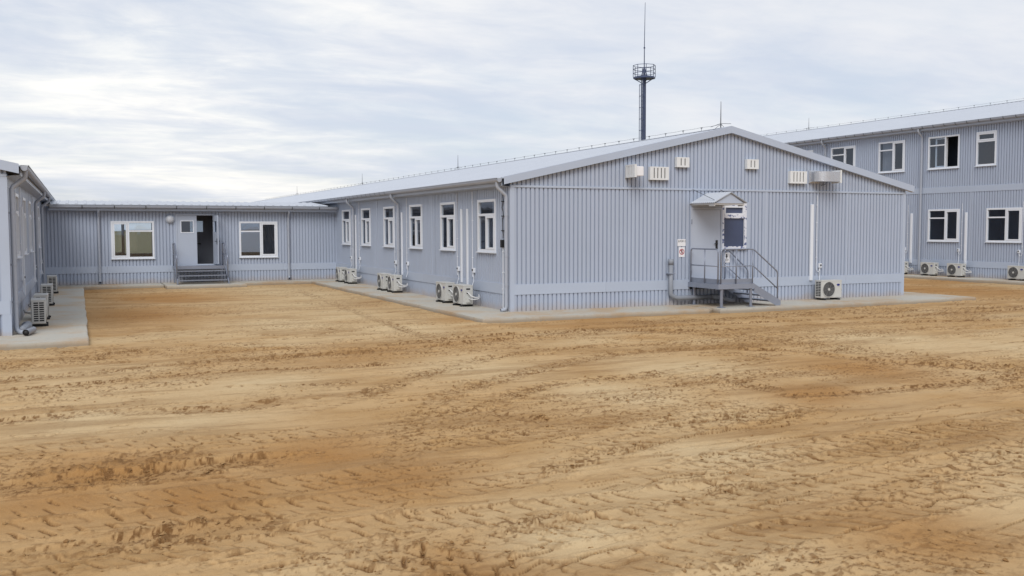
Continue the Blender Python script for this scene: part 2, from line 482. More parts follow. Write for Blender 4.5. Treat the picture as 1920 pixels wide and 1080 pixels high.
# ------------------------------------------------------------------ the yard
GZ = -0.12
TRACKS = [
    ('rut', 0.3, 0.035, 0, [(-12.38, -6.78), (-11.82, -6.47), (-10.42, -6.26), (-9.13, -5.91), (-6.94, -5.71), (-4.79, -5.5), (-1.82, -4.65), (1.59, -4.03), (4.54, -4.3), (9.73, -4.52), (15.88, -4.6)]),
    ('rut', 0.22, 0.02, 0, [(-12.27, -7.85), (-10.67, -7.58), (-8.66, -7.22), (-6.6, -7.53), (-5.48, -7.63)]),
    ('rut', 0.35, 0.03, 0, [(-5.27, -4.9), (-2.67, -4.25), (-0.03, -4.31), (2.87, -5.44), (6.94, -5.44), (12.35, -7.11)]),
    ('lug', 0.42, 0.03, 0.21, [(-8.23, -11.18), (-7.09, -10.42), (-5.61, -8.9), (-4.0, -7.66), (-2.45, -6.97), (-1.13, -6.95), (0.85, -7.21), (3.17, -7.47), (6.76, -7.29), (11.58, -7.67)]),
    ('lug', 0.42, 0.04, 0.21, [(-6.39, -11.34), (-5.29, -10.32), (-4.0, -9.41), (-2.59, -8.55), (-1.18, -8.01), (0.24, -8.07), (2.46, -8.27), (3.28, -8.95), (3.62, -10.7), (4.35, -12.82)]),
    ('lug', 0.42, 0.03, 0.21, [(-6.54, -12.16), (-5.9, -11.74), (-4.46, -10.82), (-3.43, -10.53), (-2.5, -10.55), (-1.64, -10.52), (-0.18, -10.13), (1.12, -9.84)]),
    ('rut', 0.4, 0.035, 0, [(0.69, -8.19), (1.73, -9.13), (2.21, -10.82), (2.92, -12.01), (3.6, -13.36)]),
    ('rut', 0.3, 0.02, 0, [(-1.43, -10.62), (-1.45, -11.35), (-1.51, -12.2), (-1.39, -12.76)]),
    ('rut', 0.3, 0.02, 0, [(-6.01, -11.93), (-5.71, -12.62), (-5.52, -13.01), (-5.37, -13.42)]),
    ('lug', 0.5, 0.04, 0.24, [(-11.54, -15.12), (-10.68, -15.16), (-9.67, -15.31), (-8.8, -15.43), (-7.93, -15.41), (-6.94, -15.45), (-6.44, -15.16), (-5.67, -14.84), (-4.52, -14.31), (-3.1, -13.96), (-1.54, -13.78)]),
    ('lug', 0.5, 0.035, 0.24, [(-11.45, -15.97), (-10.51, -16.12), (-9.38, -16.12), (-8.12, -16.24), (-6.98, -16.39), (-5.82, -16.45), (-4.89, -16.43), (-3.78, -16.17), (-2.51, -15.93), (-0.0, -15.93)]),
    ('lug', 0.5, 0.035, 0.24, [(-9.51, -17.25), (-8.6, -17.14), (-7.52, -16.98), (-6.24, -16.9), (-5.23, -16.85), (-4.11, -16.79), (-2.61, -16.71), (-0.92, -16.58)]),
    ('lug', 0.5, 0.035, 0.24, [(-7.98, -17.95), (-7.18, -17.83), (-6.37, -17.78), (-5.41, -17.67), (-4.32, -17.62), (-3.29, -17.56), (-2.26, -17.54)]),
    ('lug', 0.5, 0.035, 0.24, [(-5.59, -15.74), (-4.42, -15.62), (-3.2, -15.55), (-1.74, -15.61), (0.86, -15.31)]),
    ('lug', 0.45, 0.03, 0.22, [(-6.41, -14.44), (-5.34, -14.26), (-3.8, -13.81), (-2.5, -13.74), (-1.79, -13.74)]),
    ('rut', 0.5, 0.045, 0, [(-11.68, -13.77), (-10.81, -13.74), (-9.97, -13.75), (-9.2, -13.64), (-8.61, -13.62)]),
    ('rut', 0.4, 0.03, 0, [(-11.47, -15.82), (-10.86, -15.83), (-10.12, -15.78), (-9.4, -15.79), (-8.9, -15.87)]),
    ('rut', 0.4, 0.03, 0, [(-12.02, -10.32), (-10.36, -10.18), (-8.94, -10.56), (-7.88, -10.19)]),
    ('lug', 0.5, 0.04, 0.24, [(-6.21, -18.77), (-5.31, -18.64), (-4.53, -18.57), (-3.73, -18.59)]),
    ('lug', 0.3, 0.03, 0.2, [(-7.88, -14.72), (-7.58, -13.89), (-7.06, -12.64), (-6.55, -11.77), (-6.01, -10.93)]),
    ('lug', 0.45, 0.035, 0.24, [(-8.89, -16.49), (-8.59, -16.88), (-8.25, -17.28), (-7.97, -17.58), (-7.67, -18.09)]),
    ('rut', 0.3, 0.025, 0, [(-1.87, -12.87), (-0.56, -13.15), (1.3, -13.2), (3.91, -13.14)]),
    ('lug', 0.45, 0.025, 0.22, [(-11.84, -12.17), (-10.41, -12.25), (-8.87, -12.62), (-7.53, -12.68), (-6.18, -12.7)]),
    ('rut', 0.28, 0.02, 0, [(-2.94, 13.33), (-3.36, 5.14), (-3.67, -1.24), (-3.81, -5.59)]),
    ('band', 0.9, 0.02, 0, [(-1.64, -4.27), (0.53, -4.57), (2.33, -6.16), (2.79, -8.23), (2.83, -10.33), (3.74, -12.4), (3.91, -13.14)]),
    ('band', 0.9, 0.02, 0, [(1.54, -2.86), (4.63, -3.09), (8.92, -3.41), (13.74, -3.77), (16.42, -4.21)]),
    ('band', 0.9, 0.02, 0, [(-12.36, -5.48), (-11.44, -4.67), (-10.39, -4.24), (-9.22, -3.49)]),
    ('band', 0.6, 0.02, 0, [(-11.64, -13.3), (-10.68, -13.19), (-9.92, -13.01), (-9.22, -13.0)]),
    ('band', 0.5, 0.02, 0, [(-11.0, -15.89), (-10.42, -15.77), (-9.8, -15.71), (-9.24, -15.82)]),
    ('band', 0.6, 0.02, 0, [(-0.11, -8.26), (0.61, -9.27), (1.52, -9.38)]),
    ('band', 0.5, 0.02, 0, [(-7.96, -16.78), (-7.37, -16.69), (-6.73, -16.67)]),
    ('band', 0.5, 0.02, 0, [(-4.3, -18.33), (-4.29, -18.61), (-4.39, -19.06)]),
    ('lug', 0.5, 0.032, 0.24, [(-6.14, -15.85), (-4.93, -15.86), (-3.45, -15.81), (-1.39, -15.67), (0.44, -15.61)]),
    ('lug', 0.5, 0.032, 0.24, [(-6.02, -17.32), (-4.78, -17.24), (-3.38, -17.13), (-1.48, -16.99)]),
    ('lug', 0.5, 0.028, 0.24, [(-7.85, -13.77), (-6.65, -13.83), (-5.59, -13.72), (-4.21, -13.25), (-2.86, -12.86)]),
    ('lug', 0.5, 0.028, 0.24, [(-11.53, -14.45), (-10.47, -14.6), (-9.36, -14.69), (-8.42, -14.68), (-7.56, -14.64)]),
    ('band', 0.42, 0.02, 0, [(-7.38, -10.61), (-5.61, -8.9), (-4.0, -7.66), (-2.45, -6.97), (-1.13, -6.95), (0.85, -7.21)]),
    ('band', 0.42, 0.02, 0, [(-6.39, -11.34), (-5.29, -10.32), (-4.0, -9.41), (-2.59, -8.55), (-1.18, -8.01), (0.24, -8.07), (2.46, -8.27)]),
    ('band', 0.36, 0.02, 0, [(-5.9, -11.74), (-4.46, -10.82), (-3.43, -10.53), (-2.5, -10.55), (-1.64, -10.52)]),
    ('band', 0.4, 0.02, 0, [(-12.23, -6.84), (-10.43, -6.39), (-9.14, -6.04), (-6.97, -5.85), (-4.84, -5.66), (-1.91, -4.83)]),
    ('band', 0.3, 0.02, 0, [(-2.07, -11.23), (-1.52, -11.31), (-1.47, -11.9), (-1.4, -12.66)]),
    ('band', 0.35, 0.02, 0, [(-6.46, -8.99), (-7.34, -9.14), (-8.28, -9.02)]),
    ('band', 0.3, 0.02, 0, [(-7.04, -15.53), (-6.5, -15.23), (-5.74, -14.96), (-4.63, -14.48)]),
    ('band', 0.25, 0.02, 0, [(-5.9, -16.54), (-5.33, -16.48), (-4.76, -16.38)]),
]
BLOBS = [ (-4.5, 6.0, 'pale'), (-3.2, 10.5, 'pale'), (-6.0, 0.5, 'pale'), (-4.0, 13.5, 'pale'), (-9.3, 4.99, 'moist'), (-8.14, 11.18, 'moist'), (-10.44, -13.31, 'moist'), (-10.89, -14.32, 'moist'), (-9.81, -14.63, 'moist'), (-8.41, -13.76, 'moist'), (-1.16, -12.72, 'moist'), (-8.06, -14.85, 'moist'), (1.25, -11.88, 'moist'), (19.33, 2.38, 'moist'), (-8.03, -17.14, 'moist'), (-4.63, -18.18, 'moist'), (-3.91, 2.4, 'pale'), (-3.85, -2.23, 'pale'), (-10.67, -10.6, 'pale'), (-9.45, -10.99, 'pale'), (-3.52, -11.86, 'pale'), (-1.41, -9.97, 'pale'), (5.12, -8.82, 'pale'), (-4.45, -8.54, 'pale'), (-8.21, -8.62, 'pale'), (6.13, -10.3, 'pale'), (-7.27, -16.96, 'pale'), (-4.52, -15.32, 'pale') ]


class VNoise:
    def __init__(self, seed):
        self.t = np.random.RandomState(seed).rand(256, 256)

    def __call__(self, x, y):
        xi, yi = np.floor(x).astype(int), np.floor(y).astype(int)
        fx, fy = x - xi, y - yi
        fx, fy = fx * fx * (3 - 2 * fx), fy * fy * (3 - 2 * fy)
        g = lambda a, b: self.t[a & 255, b & 255]
        return (g(xi, yi) * (1 - fx) + g(xi + 1, yi) * fx) * (1 - fy) + (g(xi, yi + 1) * (1 - fx) + g(xi + 1, yi + 1) * fx) * fy


def fbm(vn, x, y, octs, gain=0.5):
    s, a, tot = 0, 1.0, 0
    for k in range(octs):
        s = s + a * vn(x * 2 ** k + 17.3 * k, y * 2 ** k - 9.1 * k)
        tot += a
        a *= gain
    return s / tot


VA, VB, VC, VD = VNoise(1), VNoise(2), VNoise(3), VNoise(4)


def sst(x, a, b):
    q = np.clip((x - a) / (b - a), 0, 1)
    return q * q * (3 - 2 * q)


def smooth_line(pts, sub=6):
    P = np.array(pts)
    out = []
    for i in range(len(P) - 1):
        p0, p1, p2, p3 = P[max(i - 1, 0)], P[i], P[i + 1], P[min(i + 2, len(P) - 1)]
        for k in range(sub):
            q = k / sub
            out.append(0.5 * (2 * p1 + (p2 - p0) * q + (2 * p0 - 5 * p1 + 4 * p2 - p3) * q * q + (3 * p1 - p0 - 3 * p2 + p3) * q ** 3))
    out.append(P[-1])
    return np.array(out)


def soil(X, Y):
    """height and (churned plus painted shade, damp, bleached) of the yard at world x, y"""
    X, Y = np.asarray(X, float), np.asarray(Y, float)
    # grading marks run across the yard, so the broad relief is stretched along x
    wx = X + 0.8 * fbm(VC, X * .3, Y * .3, 2)
    wy = Y - 0.10 * X + 0.5 * fbm(VD, X * .25, Y * .25, 2)
    h = 0.06 * (fbm(VA, wx * .16, wy * .30, 3) - .5)
    h += 0.022 * (fbm(VB, wx * .6, wy * 1.9, 5) - .5)
    h += 0.014 * (fbm(VC, X * 4.1, Y * 6.3, 4, .6) - .5)
    rough = sst(fbm(VD, wx * .35, wy * .9, 4), .44, .66)
    crumb0 = fbm(VC, X * 5, Y * 6, 2)
    crumb = fbm(VA, (.74 * X + .67 * Y) * 11 + crumb0, (.74 * Y - .67 * X) * 12, 3, .6)
    RX, RY = .82 * X - .57 * Y + .04 * crumb0, .57 * X + .82 * Y
    fine = fbm(VB, RX * 25 + 3, RY * 25, 3, .6)
    h += .006 * (fine - .5)
    h += rough * 0.050 * np.maximum(crumb - .50, 0)
    # ragged little scarps where the crust broke under the blade
    sc = fbm(VB, wx * .9 + 5, wy * 3.4, 4)
    scarp = np.abs(sc - .5)
    where = sst(fbm(VA, X * .8, Y * .8, 3), .46, .60)
    line = np.exp(-(scarp / .011) ** 2) * where
    h += -0.022 * line + 0.014 * sst(sc, .5, .515) * where
    # short slashes and flakes of crust
    fl = fbm(VD, wx * 2.6 + 40, wy * 7.5, 3, .55)
    whr2 = sst(fbm(VC, wx * .5 + 7, wy * .9, 3), .42, .60)
    flake = np.exp(-((fl - .52) / .016) ** 2) * whr2 * sst(VB(X * 2.1, Y * 3.3), .35, .7)
    h += -.016 * flake + .010 * sst(fl, .52, .545) * whr2
    line = np.maximum(line, flake)
    churn_and_shade = rough * sst(fine + .5 * (crumb - .5), .56, .70) * .7 + line * .9  # churned soil, plus shade painted as dark colour along cracks and flakes
    for kind, w, dep, pitch, pts in TRACKS:
        L = smooth_line(pts)
        lo, hi = L.min(0) - 1.2, L.max(0) + 1.2
        idx = np.nonzero((X > lo[0]) & (X < hi[0]) & (Y > lo[1]) & (Y < hi[1]))[0]
        if len(idx) == 0:
            continue
        x, y = X[idx], Y[idx]
        best = np.full(len(idx), 1e9)
        S, Tt = np.zeros(len(idx)), np.zeros(len(idx))
        s0 = 0
        for a, b in zip(L[:-1], L[1:]):
            d = b - a
            ln = np.hypot(*d)
            if ln < 1e-6:
                continue
            d = d / ln
            q = np.clip((x - a[0]) * d[0] + (y - a[1]) * d[1], 0, ln)
            ex, ey = x - a[0] - d[0] * q, y - a[1] - d[1] * q
            dist = np.hypot(ex, ey)
            mm = dist < best
            best[mm] = dist[mm]
            S[mm] = s0 + q[mm]
            Tt[mm] = np.sign(d[0] * ey[mm] - d[1] * ex[mm]) * dist[mm]
            s0 += ln
        wob = 0.10 * (fbm(VC, S * 1.3, S * 0 + w * 91, 3) - .5)
        Tw = Tt + wob
        keep = sst(fbm(VD, S * .55 + w * 50 + dep * 900, S * 0 + len(pts) * 3.7, 2), .30, .50)
        ends = sst(S, 0, .5) * (1 - sst(S, s0 - .5, s0))
        keep = (0.55 + 0.45 * keep) * ends
        ragged = 0.06 * (fbm(VA, x * 7, y * 7, 3) - .5)
        inside = 1 - sst(np.abs(Tw) + ragged, w * .42, w * .56)
        if kind == 'lug':
            # slanting bars of the tyre: each print falls away gently and ends in a small steep scarp
            row = Tw > .02
            ph = (S + .62 * Tw + np.where(row, .37 * pitch, 0) + .05 * fbm(VB, x * 5, y * 5, 3)) / pitch
            fr_ = ph - np.floor(ph)
            cid = np.floor(ph)
            cell = VB(cid * 3.7 + row * 11.3, cid * 1.9 + w * 40)
            amp = sst(cell, .12, .45) * (.55 + .8 * VC(cid * 2.3, cid * 5.1 + row * 7.7))
            half = sst(np.abs(Tw - .02), .012, .05)
            cut = np.exp(-((fr_ - .5) / .075) ** 2)
            dh = -.85 * dep * inside * keep * (.12 + 1.1 * cut * amp * half)
            dh += .22 * dep * inside * keep * amp * half * np.exp(-((fr_ - .70) / .085) ** 2)
            ch = inside * np.clip(.05 + 2.1 * keep * amp * half * np.exp(-((fr_ - .49) / .075) ** 2) * sst(fine[idx], .25, .50), 0, 1)  # dark colour along each groove paints in the shade of the print
        elif kind == 'band':
            ins = (1 - sst(np.abs(Tw) + .55 * w * (fbm(VB, x * 1.6, y * 3.0, 3) - .5) * 2, w * .2, w * .6)) * ends
            dh = ins * (.075 * np.maximum(crumb[idx] - .44, 0) - .01)
            ch = ins * (.12 + .72 * sst(fine[idx] + .6 * (crumb[idx] - .5), .50, .66))
            h[idx] += dh
            churn_and_shade[idx] = np.maximum(churn_and_shade[idx], np.clip(ch, 0, 1))
            continue
        else:
            dh = -dep * inside * keep * (.7 + .6 * (crumb[idx] - .5))
            ch = inside * keep * (.22 + .7 * sst(fine[idx] + .6 * (crumb[idx] - .5), .50, .64))
        edge = np.exp(-((np.abs(Tw) + ragged - w * .56) / (.06)) ** 2) * keep
        dh += edge * (.35 * dep + .035 * np.maximum(crumb[idx] - .46, 0))
        ch += edge * (.5 if kind == 'lug' else .85) * sst(fine[idx] + .8 * (crumb[idx] - .5), .50, .62)
        h[idx] += dh
        churn_and_shade[idx] = np.maximum(churn_and_shade[idx], np.clip(ch, 0, 1))
    damp = sst(fbm(VA, wx * .17 + 3, wy * .33, 4), .50, .70) * .6
    pale = sst(fbm(VB, wx * .2 + 9, wy * .42, 4), .50, .68) * .6
    for bx, by, k in BLOBS:
        far = math.hypot(bx - CAM.x, by - CAM.y)
        sx, sy = .055 * far + .35, .10 * far
        g = np.exp(-(((X - bx) / sx) ** 2 + ((Y - by) / sy) ** 2)) * (.55 + .9 * fbm(VC, wx * .8, wy * 1.6, 3))
        if k == 'moist':
            damp = np.maximum(damp, .95 * g)
            pale = pale * (1 - .9 * np.clip(g, 0, 1))
        else:
            pale = np.maximum(pale, .95 * g)
            damp = damp * (1 - .9 * np.clip(g, 0, 1))
    # the sheltered court between the blocks is smoother, and the sheet goes level far out
    court = sst(Y, -2.5, 1.5)
    R = np.hypot(X - CAM.x, Y - CAM.y)
    fade = 1 - sst(R, 45, 90)
    h = h * (1 - .45 * court) * fade
    churn_and_shade = churn_and_shade * (1 - .5 * court) * fade
    # sand banked a little against the slab edges
    dx = np.minimum(np.abs(X + 10.5), np.abs(X + 1.55))
    bank = np.exp(-(dx / .28) ** 2) * (Y > -2.2) * (Y < 17.5) * ((np.abs(X + 10.5) < 1) | (np.abs(X + 1.55) < 1))
    h += .045 * bank * (fbm(VD, X * 2.3, Y * 2.3, 4) - .15)
    return GZ + h, np.clip(churn_and_shade, 0, 1), np.clip(damp, 0, 1), np.clip(pale, 0, 1)


def make_ground():
    rr = [0.0, 1.0, 1.9, 2.6]
    r = 3.1
    while r < 5.6:
        rr.append(r)
        r *= 1.01
    while r < 27:
        rr.append(r)
        r *= 1.0031
    while r < 60:
        rr.append(r)
        r *= 1.008
    while r < 1600:
        rr.append(r)
        r *= 1.09
    rr = np.array(rr[1:])
    fine = np.radians(np.linspace(-33, 33, 1200)) + YAW
    rest = np.radians(np.linspace(33, 327, 80)[1:-1]) + YAW
    th = np.concatenate([fine, rest])
    nr, na = len(rr), len(th)
    Rg, Tg = np.meshgrid(rr, th, indexing='ij')
    X = (CAM.x + Rg * np.sin(Tg)).ravel()
    Y = (CAM.y + Rg * np.cos(Tg)).ravel()
    Z, ch, da, pa = soil(X, Y)
    X, Y, Z = np.append(X, CAM.x), np.append(Y, CAM.y), np.append(Z, GZ)
    ch, da, pa = np.append(ch, 0), np.append(da, 0), np.append(pa, 0)
    i, j = np.meshgrid(np.arange(nr - 1), np.arange(na), indexing='ij')
    jn = (j + 1) % na
    quads = np.stack([i * na + j, (i + 1) * na + j, (i + 1) * na + jn, i * na + jn], -1).reshape(-1, 4)
    jj = np.arange(na)
    tris = np.stack([np.full(na, nr * na), jj, (jj + 1) % na], -1)
    me = bpy.data.meshes.new('ground')
    nv = len(X)
    me.vertices.add(nv)
    me.vertices.foreach_set('co', np.stack([X, Y, Z], -1).astype(np.float32).ravel())
    nl = quads.size + tris.size
    me.loops.add(nl)
    me.loops.foreach_set('vertex_index', np.concatenate([quads.ravel(), tris.ravel()]).astype(np.int32))
    starts = np.concatenate([np.arange(len(quads)) * 4, quads.size + np.arange(len(tris)) * 3]).astype(np.int32)
    me.polygons.add(len(starts))
    me.polygons.foreach_set('loop_start', starts)
    me.update(calc_edges=True)
    me.validate()
    a = me.color_attributes.new('soil', 'FLOAT_COLOR', 'POINT')
    a.data.foreach_set('color', np.stack([ch, da, pa, np.ones(nv)], -1).astype(np.float32).ravel())
    me.shade_smooth()
    me.materials.append(M['soil'])
    o = bpy.data.objects.new('ground', me)
    COL.objects.link(o)
    return tag(o, 'churned orange sand yard crossed by tyre tracks', None, None, 'structure')


make_ground()


def make_clods():
    """loose crumbs of soil lying where the ground is churned"""
    rs = np.random.RandomState(5)
    n = 65000
    r = 5.5 * np.exp(rs.rand(n) * math.log(24 / 5.5))
    th = YAW + np.radians(rs.uniform(-36, 36, n))
    X, Y = CAM.x + r * np.sin(th), CAM.y + r * np.cos(th)
    Z, ch, da, pa = soil(X, Y)
    ok = (rs.rand(n) < np.clip(ch * 1.1 - .15, 0.002, 1)) & ~((X > -1.7) & (Y > -1.8)) & ~((X < -10.3) & (Y > -2.6))
    X, Y, Z, ch = X[ok], Y[ok], Z[ok], ch[ok]
    n = min(len(X), 16000)
    X, Y, Z = X[:n], Y[:n], Z[:n]
    base = np.array([(1, 0, 0), (-1, 0, 0), (0, 1, 0), (0, -1, 0), (0, 0, 1), (0, 0, -1)], float)
    fa = np.array([(0, 2, 4), (2, 1, 4), (1, 3, 4), (3, 0, 4), (2, 0, 5), (1, 2, 5), (3, 1, 5), (0, 3, 5)])
    size = 0.005 + 0.015 * rs.rand(n) ** 3
    jit = base[None] * (0.6 + 0.8 * rs.rand(n, 6, 1)) + rs.uniform(-.35, .35, (n, 6, 3))
    jit *= np.array([1.35, 1.0, .7])
    an = rs.rand(n) * 6.28
    c, s = np.cos(an)[:, None], np.sin(an)[:, None]
    px = jit[..., 0] * c - jit[..., 1] * s
    py = jit[..., 0] * s + jit[..., 1] * c
    V = np.stack([px * size[:, None] + X[:, None], py * size[:, None] + Y[:, None], jit[..., 2] * size[:, None] + (Z + size * .2)[:, None]], -1)
    F = (fa[None] + 6 * np.arange(n)[:, None, None]).reshape(-1, 3)
    me = bpy.data.meshes.new('soil_clods')
    me.from_pydata(V.reshape(-1, 3).tolist(), [], F.tolist())
    a = me.color_attributes.new('soil', 'FLOAT_COLOR', 'POINT')
    k = np.repeat(.25 + .5 * rs.rand(n), 6)
    a.data.foreach_set('color', np.stack([k, k * .3, k * 0, k * 0 + 1], -1).astype(np.float32).ravel())
    me.materials.append(M['soil'])
    o = bpy.data.objects.new('soil_clods', me)
    COL.objects.link(o)
    tag(o, 'loose crumbs of orange soil along the tyre tracks', 'soil', None, 'stuff')


make_clods()


def slab(name, poly, z0, z1, label):
    """poured concrete with slightly wavering edges"""
    pts = []
    n = len(poly)
    for i in range(n):
        a, b = Vector(poly[i]), Vector(poly[(i + 1) % n])
        k = max(1, int((b - a).length / 0.7))
        d = (b - a).normalized()
        for q in range(k):
            p = a + (b - a) * q / k
            j = rnd.uniform(-.018, .018) if q else 0
            pts.append((p.x - d.y * j, p.y + d.x * j))
    bm = bmesh.new()
    top = [bm.verts.new((x, y, z1)) for x, y in pts]
    bot = [bm.verts.new((x, y, z0)) for x, y in pts]
    f = bm.faces.new(top)
    m_ = len(pts)
    for i in range(m_):
        bm.faces.new((top[i], top[(i + 1) % m_], bot[(i + 1) % m_], bot[i]))
    bmesh.ops.recalc_face_normals(bm, faces=bm.faces)
    bmesh.ops.bevel(bm, geom=list(f.edges), offset=0.015, segments=2, affect='EDGES')
    me = bpy.data.meshes.new(name)
    bm.to_mesh(me)
    bm.free()
    me.materials.append(M['concrete'])
    o = bpy.data.objects.new(name, me)
    COL.objects.link(o)
    return tag(o, label, None, None, 'structure')


LK = 19.09          # front of the link
XL = -11.983        # right wall of the left block
YL = -0.66          # its gable
XR = 26.4           # left wall of the two-storey block
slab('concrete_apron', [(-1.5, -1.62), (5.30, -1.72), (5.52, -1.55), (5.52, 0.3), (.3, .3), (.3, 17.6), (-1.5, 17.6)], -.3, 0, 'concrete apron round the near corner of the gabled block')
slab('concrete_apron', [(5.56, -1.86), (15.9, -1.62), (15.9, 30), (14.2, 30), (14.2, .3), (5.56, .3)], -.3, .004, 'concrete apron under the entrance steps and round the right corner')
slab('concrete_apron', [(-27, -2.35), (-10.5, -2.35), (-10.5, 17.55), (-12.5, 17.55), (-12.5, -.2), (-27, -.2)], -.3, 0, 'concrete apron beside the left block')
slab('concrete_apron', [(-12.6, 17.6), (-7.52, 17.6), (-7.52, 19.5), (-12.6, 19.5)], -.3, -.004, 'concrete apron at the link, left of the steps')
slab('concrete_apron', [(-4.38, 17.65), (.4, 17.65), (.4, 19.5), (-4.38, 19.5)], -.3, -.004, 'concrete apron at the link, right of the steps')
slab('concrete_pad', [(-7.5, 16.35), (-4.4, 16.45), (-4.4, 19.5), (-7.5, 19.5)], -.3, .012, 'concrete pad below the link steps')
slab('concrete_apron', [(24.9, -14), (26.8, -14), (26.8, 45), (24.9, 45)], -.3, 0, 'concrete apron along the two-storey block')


# ------------------------------------------------------------------ walls
PITCH_RIB = 0.1333


def rib_profile(u0, u1):
    """(u, w) points of the pressed sheet between u0 and u1"""
    pts = [(u0, 0.0)]
    n = max(1, round((u1 - u0) / PITCH_RIB))
    for k in range(n):
        c = u0 + (k + .5) * (u1 - u0) / n
        pts += [(c - .021, 0), (c - .015, -.042), (c + .015, -.042), (c + .021, 0)]
    pts.append((u1, 0.0))
    return pts


def clad_mesh(fr, u0, u1, v0, vtop, openings, w=0.0):
    """one ribbed sheet with its openings left out; vtop(u) is the upper edge"""
    prof = rib_profile(u0, u1)
    cuts = sorted({round(e, 4) for o in openings for e in (o[0], o[1]) if u0 < e < u1})
    for c in cuts:
        for i in range(len(prof) - 1):
            if prof[i][0] < c - 1e-5 and prof[i + 1][0] > c + 1e-5:
                q = (c - prof[i][0]) / (prof[i + 1][0] - prof[i][0])
                prof.insert(i + 1, (c, prof[i][1] + q * (prof[i + 1][1] - prof[i][1])))
                break
    mb = MB(fr)
    for (ua, wa), (ub, wb) in zip(prof[:-1], prof[1:]):
        um = (ua + ub) / 2
        iv = [(v0, None)]
        for o in sorted(openings, key=lambda q: q[2]):
            if o[0] < um < o[1]:
                lo = iv.pop()
                if o[2] > lo[0] + 1e-4:
                    iv.append((lo[0], o[2]))
                iv.append((o[3], None))
        for a, b in iv:
            ta = b if b is not None else vtop(ua)
            tb = b if b is not None else vtop(ub)
            if ta - a < .002 and tb - a < .002:
                continue
            mb.add([(ua, a, wa + w), (ub, a, wb + w), (ub, tb, wb + w), (ua, ta, wa + w)], [(0, 1, 2, 3)])
    return mb


def cladding(parent, fr, u0, u1, v0, v1, openings=(), width=1.2, mat='clad'):
    vt = v1 if callable(v1) else (lambda u: v1)
    n = max(1, round((u1 - u0) / width))
    for i in range(n):
        a, b = u0 + (u1 - u0) * i / n, u0 + (u1 - u0) * (i + 1) / n
        ops = [o for o in openings if o[0] < b and o[1] > a]
        full = sorted([o for o in ops if o[0] <= a + .02 and o[1] >= b - .02], key=lambda q: q[2])
        part = [o for o in ops if o not in full]
        lo = v0
        pieces = []
        for o in full:                    # a window wider than the sheet leaves two sheets
            pieces.append((lo, (lambda u, z=o[2]: z)))
            lo = o[3]
        pieces.append((lo, vt))
        for z0, zt_ in pieces:
            mb = clad_mesh(fr, a, b, z0, zt_, part, rnd.uniform(-.0025, .0025))
            if mb.f:
                mb.build('cladding_sheet', mat, parent)


def bars(mb, u0, u1, v0, v1, t, w0, w1):
    """four bars round a rectangle, butted"""
    mb.box(u0, u1, v0, v0 + t, w0, w1)
    mb.box(u0, u1, v1 - t, v1, w0, w1)
    mb.box(u0, u0 + t, v0 + t, v1 - t, w0, w1)
    mb.box(u1 - t, u1, v0 + t, v1 - t, w0, w1)


